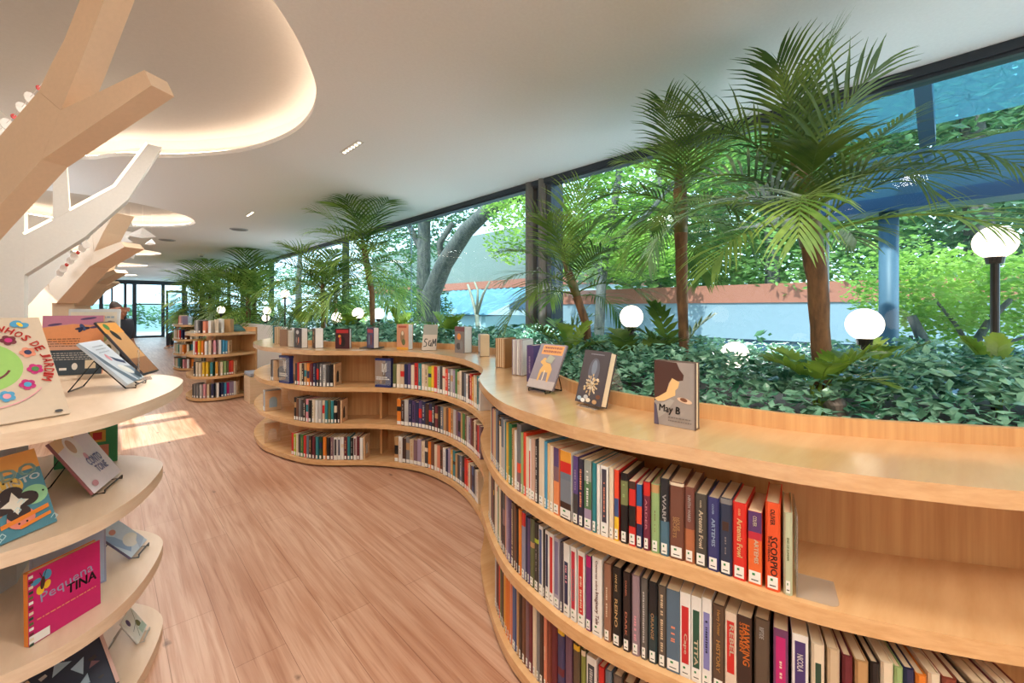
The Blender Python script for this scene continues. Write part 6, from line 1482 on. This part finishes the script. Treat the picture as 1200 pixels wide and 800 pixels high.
def clothes(t, J, top, trousers, shoe, hair, sleeve=True):
    k = ['pelvis', 'waist', 'chest', 'neck0', 'shoulder_l', 'shoulder_r', 'elbow_l', 'elbow_r']
    V_ = [Vector(J[n]) for n in k]; V_[3] = V_[2].lerp(V_[3], .55)
    skinned('shirt', V_, [(0, 1), (1, 2), (2, 3), (2, 4), (2, 5), (4, 6), (5, 7)], [(.15, .118), (.132, .102), (.155, .112), .075, .07, .07, .056, .056], top, t)
    k = ['pelvis', 'hip_l', 'hip_r', 'knee_l', 'knee_r', 'ankle_l', 'ankle_r']; V_ = [Vector(J[n]) for n in k]
    skinned('trousers', V_, [(0, 1), (0, 2), (1, 3), (2, 4), (3, 5), (4, 6)], [(.148, .115), .1, .1, .072, .072, .055, .055], trousers, t)
    for s_ in 'lr':
        a_, h_, q = Vector(J['ankle_' + s_]), Vector(J['heel_' + s_]), Vector(J['toe_' + s_])
        skinned('shoe', [h_ + Vector((0, 0, .0)), h_.lerp(q, .5) + Vector((0, 0, .012)), q], [(0, 1), (1, 2)], [.043, .046, .036], shoe, t)
    h2, h1, n1, ns = Vector(J['head2']), Vector(J['head1']), Vector(J['neck1']), Vector(J['nose']); back = (h1 - ns); back.z = 0; back.normalize()
    skinned('hair', [h2 + Vector((0, 0, .012)) + back * .01, h1 + back * .04 + Vector((0, 0, .05)), h1 + back * .05 - Vector((0, 0, .05))], [(0, 1), (1, 2)], [(.072, .088), (.088, .098), (.07, .07)], hair, t)
def standing(label, loc, face, H_, top, trousers, shoe):
    k = H_ / 1.70; f = Vector((math.cos(face), math.sin(face), 0)); l = Vector((-f.y, f.x, 0)); Z = Vector((0, 0, 1))
    P = lambda a, b, c: tuple((f * a + l * b + Z * c) * k)
    J = {'pelvis': P(0, 0, .95), 'waist': P(.01, 0, 1.10), 'chest': P(0, 0, 1.32), 'neck0': P(0, 0, 1.44), 'neck1': P(.01, 0, 1.49), 'head0': P(.025, 0, 1.53), 'head1': P(.01, 0, 1.60), 'head2': P(.005, 0, 1.655), 'nose': P(.115, 0, 1.565), 'ear_l': P(0, .09, 1.57), 'ear_r': P(0, -.09, 1.57)}
    for s_, q in (('l', 1), ('r', -1)):
        J.update({'shoulder_' + s_: P(0, .18 * q, 1.40), 'elbow_' + s_: P(-.01, .23 * q, 1.12), 'wrist_' + s_: P(.10, .22 * q, .90), 'palm_' + s_: P(.13, .215 * q, .83), 'hip_' + s_: P(0, .09 * q, .90), 'knee_' + s_: P(.02 + .05 * q, .10 * q, .50), 'ankle_' + s_: P(.0 + .10 * q, .10 * q, .085), 'heel_' + s_: P(-.04 + .10 * q, .10 * q, .043), 'toe_' + s_: P(.13 + .10 * q, .11 * q, .038)})
    t = thing('person', label, 'person', loc); body(t, J, {'l': -f, 'r': -f}); clothes(t, J, top, trousers, shoe, HAIR); return t
c = PD(139, 361, 6.0)
standing('dark-haired person in a dark top standing in the aisle beyond the display shelves', (c.x, c.y, 0), -0.7, 1.52, mat('cloth_ink', (38, 40, 52), .8), mat('cloth_dark', (44, 46, 58), .8), mat('shoe_white', (214, 206, 200), .6))
def seated(label, loc, face, top, trousers, shoe, seat=.44):
    f = Vector((math.cos(face), math.sin(face), 0)); l = Vector((-f.y, f.x, 0)); Z = Vector((0, 0, 1))
    P = lambda a, b, c: tuple(f * a + l * b + Z * c)
    J = {'pelvis': P(0, 0, seat + .11), 'waist': P(-.02, 0, seat + .27), 'chest': P(.03, 0, seat + .48), 'neck0': P(.06, 0, seat + .60), 'neck1': P(.07, 0, seat + .65), 'head0': P(.10, 0, seat + .69), 'head1': P(.085, 0, seat + .76), 'head2': P(.08, 0, seat + .815), 'nose': P(.19, 0, seat + .72), 'ear_l': P(.08, .09, seat + .73), 'ear_r': P(.08, -.09, seat + .73)}
    for s_, q in (('l', 1), ('r', -1)):
        J.update({'shoulder_' + s_: P(.03, .18 * q, seat + .56), 'elbow_' + s_: P(.08, .22 * q, seat + .28), 'wrist_' + s_: P(.28, .15 * q, seat + .22), 'palm_' + s_: P(.35, .13 * q, seat + .21), 'hip_' + s_: P(.03, .09 * q, seat + .09), 'knee_' + s_: P(.45, .11 * q, seat + .07), 'ankle_' + s_: P(.46, .11 * q, .085), 'heel_' + s_: P(.42, .11 * q, .043), 'toe_' + s_: P(.59, .115 * q, .038)})
    t = thing('person', label, 'person', loc); body(t, J, {'l': -l, 'r': l}); clothes(t, J, top, trousers, shoe, HAIR); return t
c = PZ(193, 408, 0.0); fdir = math.atan2(*reversed(c2r(-1, -.15)))
sx, sy = c2r(.62, .1)
seated('person in dark trousers and pale shoes sitting behind the farthest bookcase', (c.x + sx, c.y + sy, 0), fdir, mat('cloth_red', (150, 70, 64), .8), MATS['cloth_dark'], MATS['shoe_white'])
t = thing('stool', 'pale cube stool under the seated person by the glass doors', 'stool', (c.x + sx, c.y + sy, 0))
mb = MB(); mb.box(-0.2, 0.2, -0.2, 0.2, 0.0, 0.31); mb.build('base', MATS['birch'], t)
mb = MB(); mb.box(-0.2, 0.2, -0.2, 0.2, 0.311, 0.36); mb.build('cushion', MATS['grey_felt'], t)

# ------------------------------------------------------------------ light, sky, camera
sc = bpy.context.scene
w = bpy.data.worlds.new('sky'); sc.world = w; w.use_nodes = True; nt = w.node_tree; bg = nt.nodes['Background']
tc = nt.nodes.new('ShaderNodeTexCoord'); sp = nt.nodes.new('ShaderNodeSeparateXYZ'); cr = nt.nodes.new('ShaderNodeValToRGB')
cr.color_ramp.elements[0].position = 0.0; cr.color_ramp.elements[0].color = (0.80, 0.92, 1.0, 1); cr.color_ramp.elements[1].position = 0.9; cr.color_ramp.elements[1].color = (0.55, 0.75, 1.0, 1)
nt.links.new(tc.outputs['Generated'], sp.inputs[0]); nt.links.new(sp.outputs['Z'], cr.inputs[0]); nt.links.new(cr.outputs[0], bg.inputs['Color']); bg.inputs['Strength'].default_value = SKY
def area(name, loc, sx, sy, power, col, rot=(0, 0, 0)):
    l = bpy.data.lights.new(name, 'AREA'); l.shape = 'RECTANGLE'; l.size = sx; l.size_y = sy; l.energy = power; l.color = col
    o = bpy.data.objects.new(name, l); COL.objects.link(o); o.location = loc; o.rotation_euler = rot; return o
for u in (-2.0, 0.6, 3.2, 5.8, 8.4, 11.5, 15, 19, 23):     # broad soft fill added along the aisle ceiling, without fixtures
    for v in (0.55,):
        area('ceiling_fill', (v, u, CEIL - 0.01), 0.5, 0.5, FILLW, (1.0, 0.95, 0.88))
for v, u in ((-0.55, -0.7), (-0.55, -2.0), (0.35, -1.1)): area('ceiling_fill', (v, u, CEIL - 0.01), 0.6, 0.6, FILLW * 0.8, (1.0, 0.90, 0.76))  # more fill, added around and behind the camera to brighten the near shelves
for u in (-1.0, 0.9, 2.9, 4.9, 6.9, 9.5, 12.5, 16.0, 20.0):  # upward fill added over the planter to brighten the ceiling
    area('planter_fill', (3.1, u, 1.18), 0.5, 0.5, UPFILLW, (0.92, 0.97, 1.0), (math.pi, math.radians(-38), 0))
s = bpy.data.lights.new('sun', 'SUN'); s.energy = SUNE; s.angle = 0.012; s.color = (1, 0.93, 0.82)
so = bpy.data.objects.new('sun', s); COL.objects.link(so)
sd = Vector((0.62, 0.10, -0.76)).normalized(); so.rotation_euler = sd.to_track_quat('-Z', 'Y').to_euler()
cam = bpy.data.cameras.new('camera'); co = bpy.data.objects.new('camera', cam); COL.objects.link(co)
cam.sensor_width = 36.0; cam.lens = 36.0 * FPX / 1200.0; cam.shift_y = -(400 - HY) / 1200.0; cam.clip_start = 0.05; cam.clip_end = 300
co.location = (0, 0, EYE); fw = Vector((0.6831, 0.7304, 0)); co.rotation_euler = fw.to_track_quat('-Z', 'Y').to_euler()
sc.camera = co
sc.view_settings.view_transform = 'Standard'; sc.view_settings.look = 'None'; sc.view_settings.gamma = 1.0; sc.view_settings.use_curve_mapping = False
sc.view_settings.exposure = EXPO
sc.cycles.max_bounces = 8; sc.cycles.transparent_max_bounces = 12; sc.cycles.sample_clamp_indirect = 6.0
sc.cycles.caustics_reflective = False; sc.cycles.caustics_refractive = False
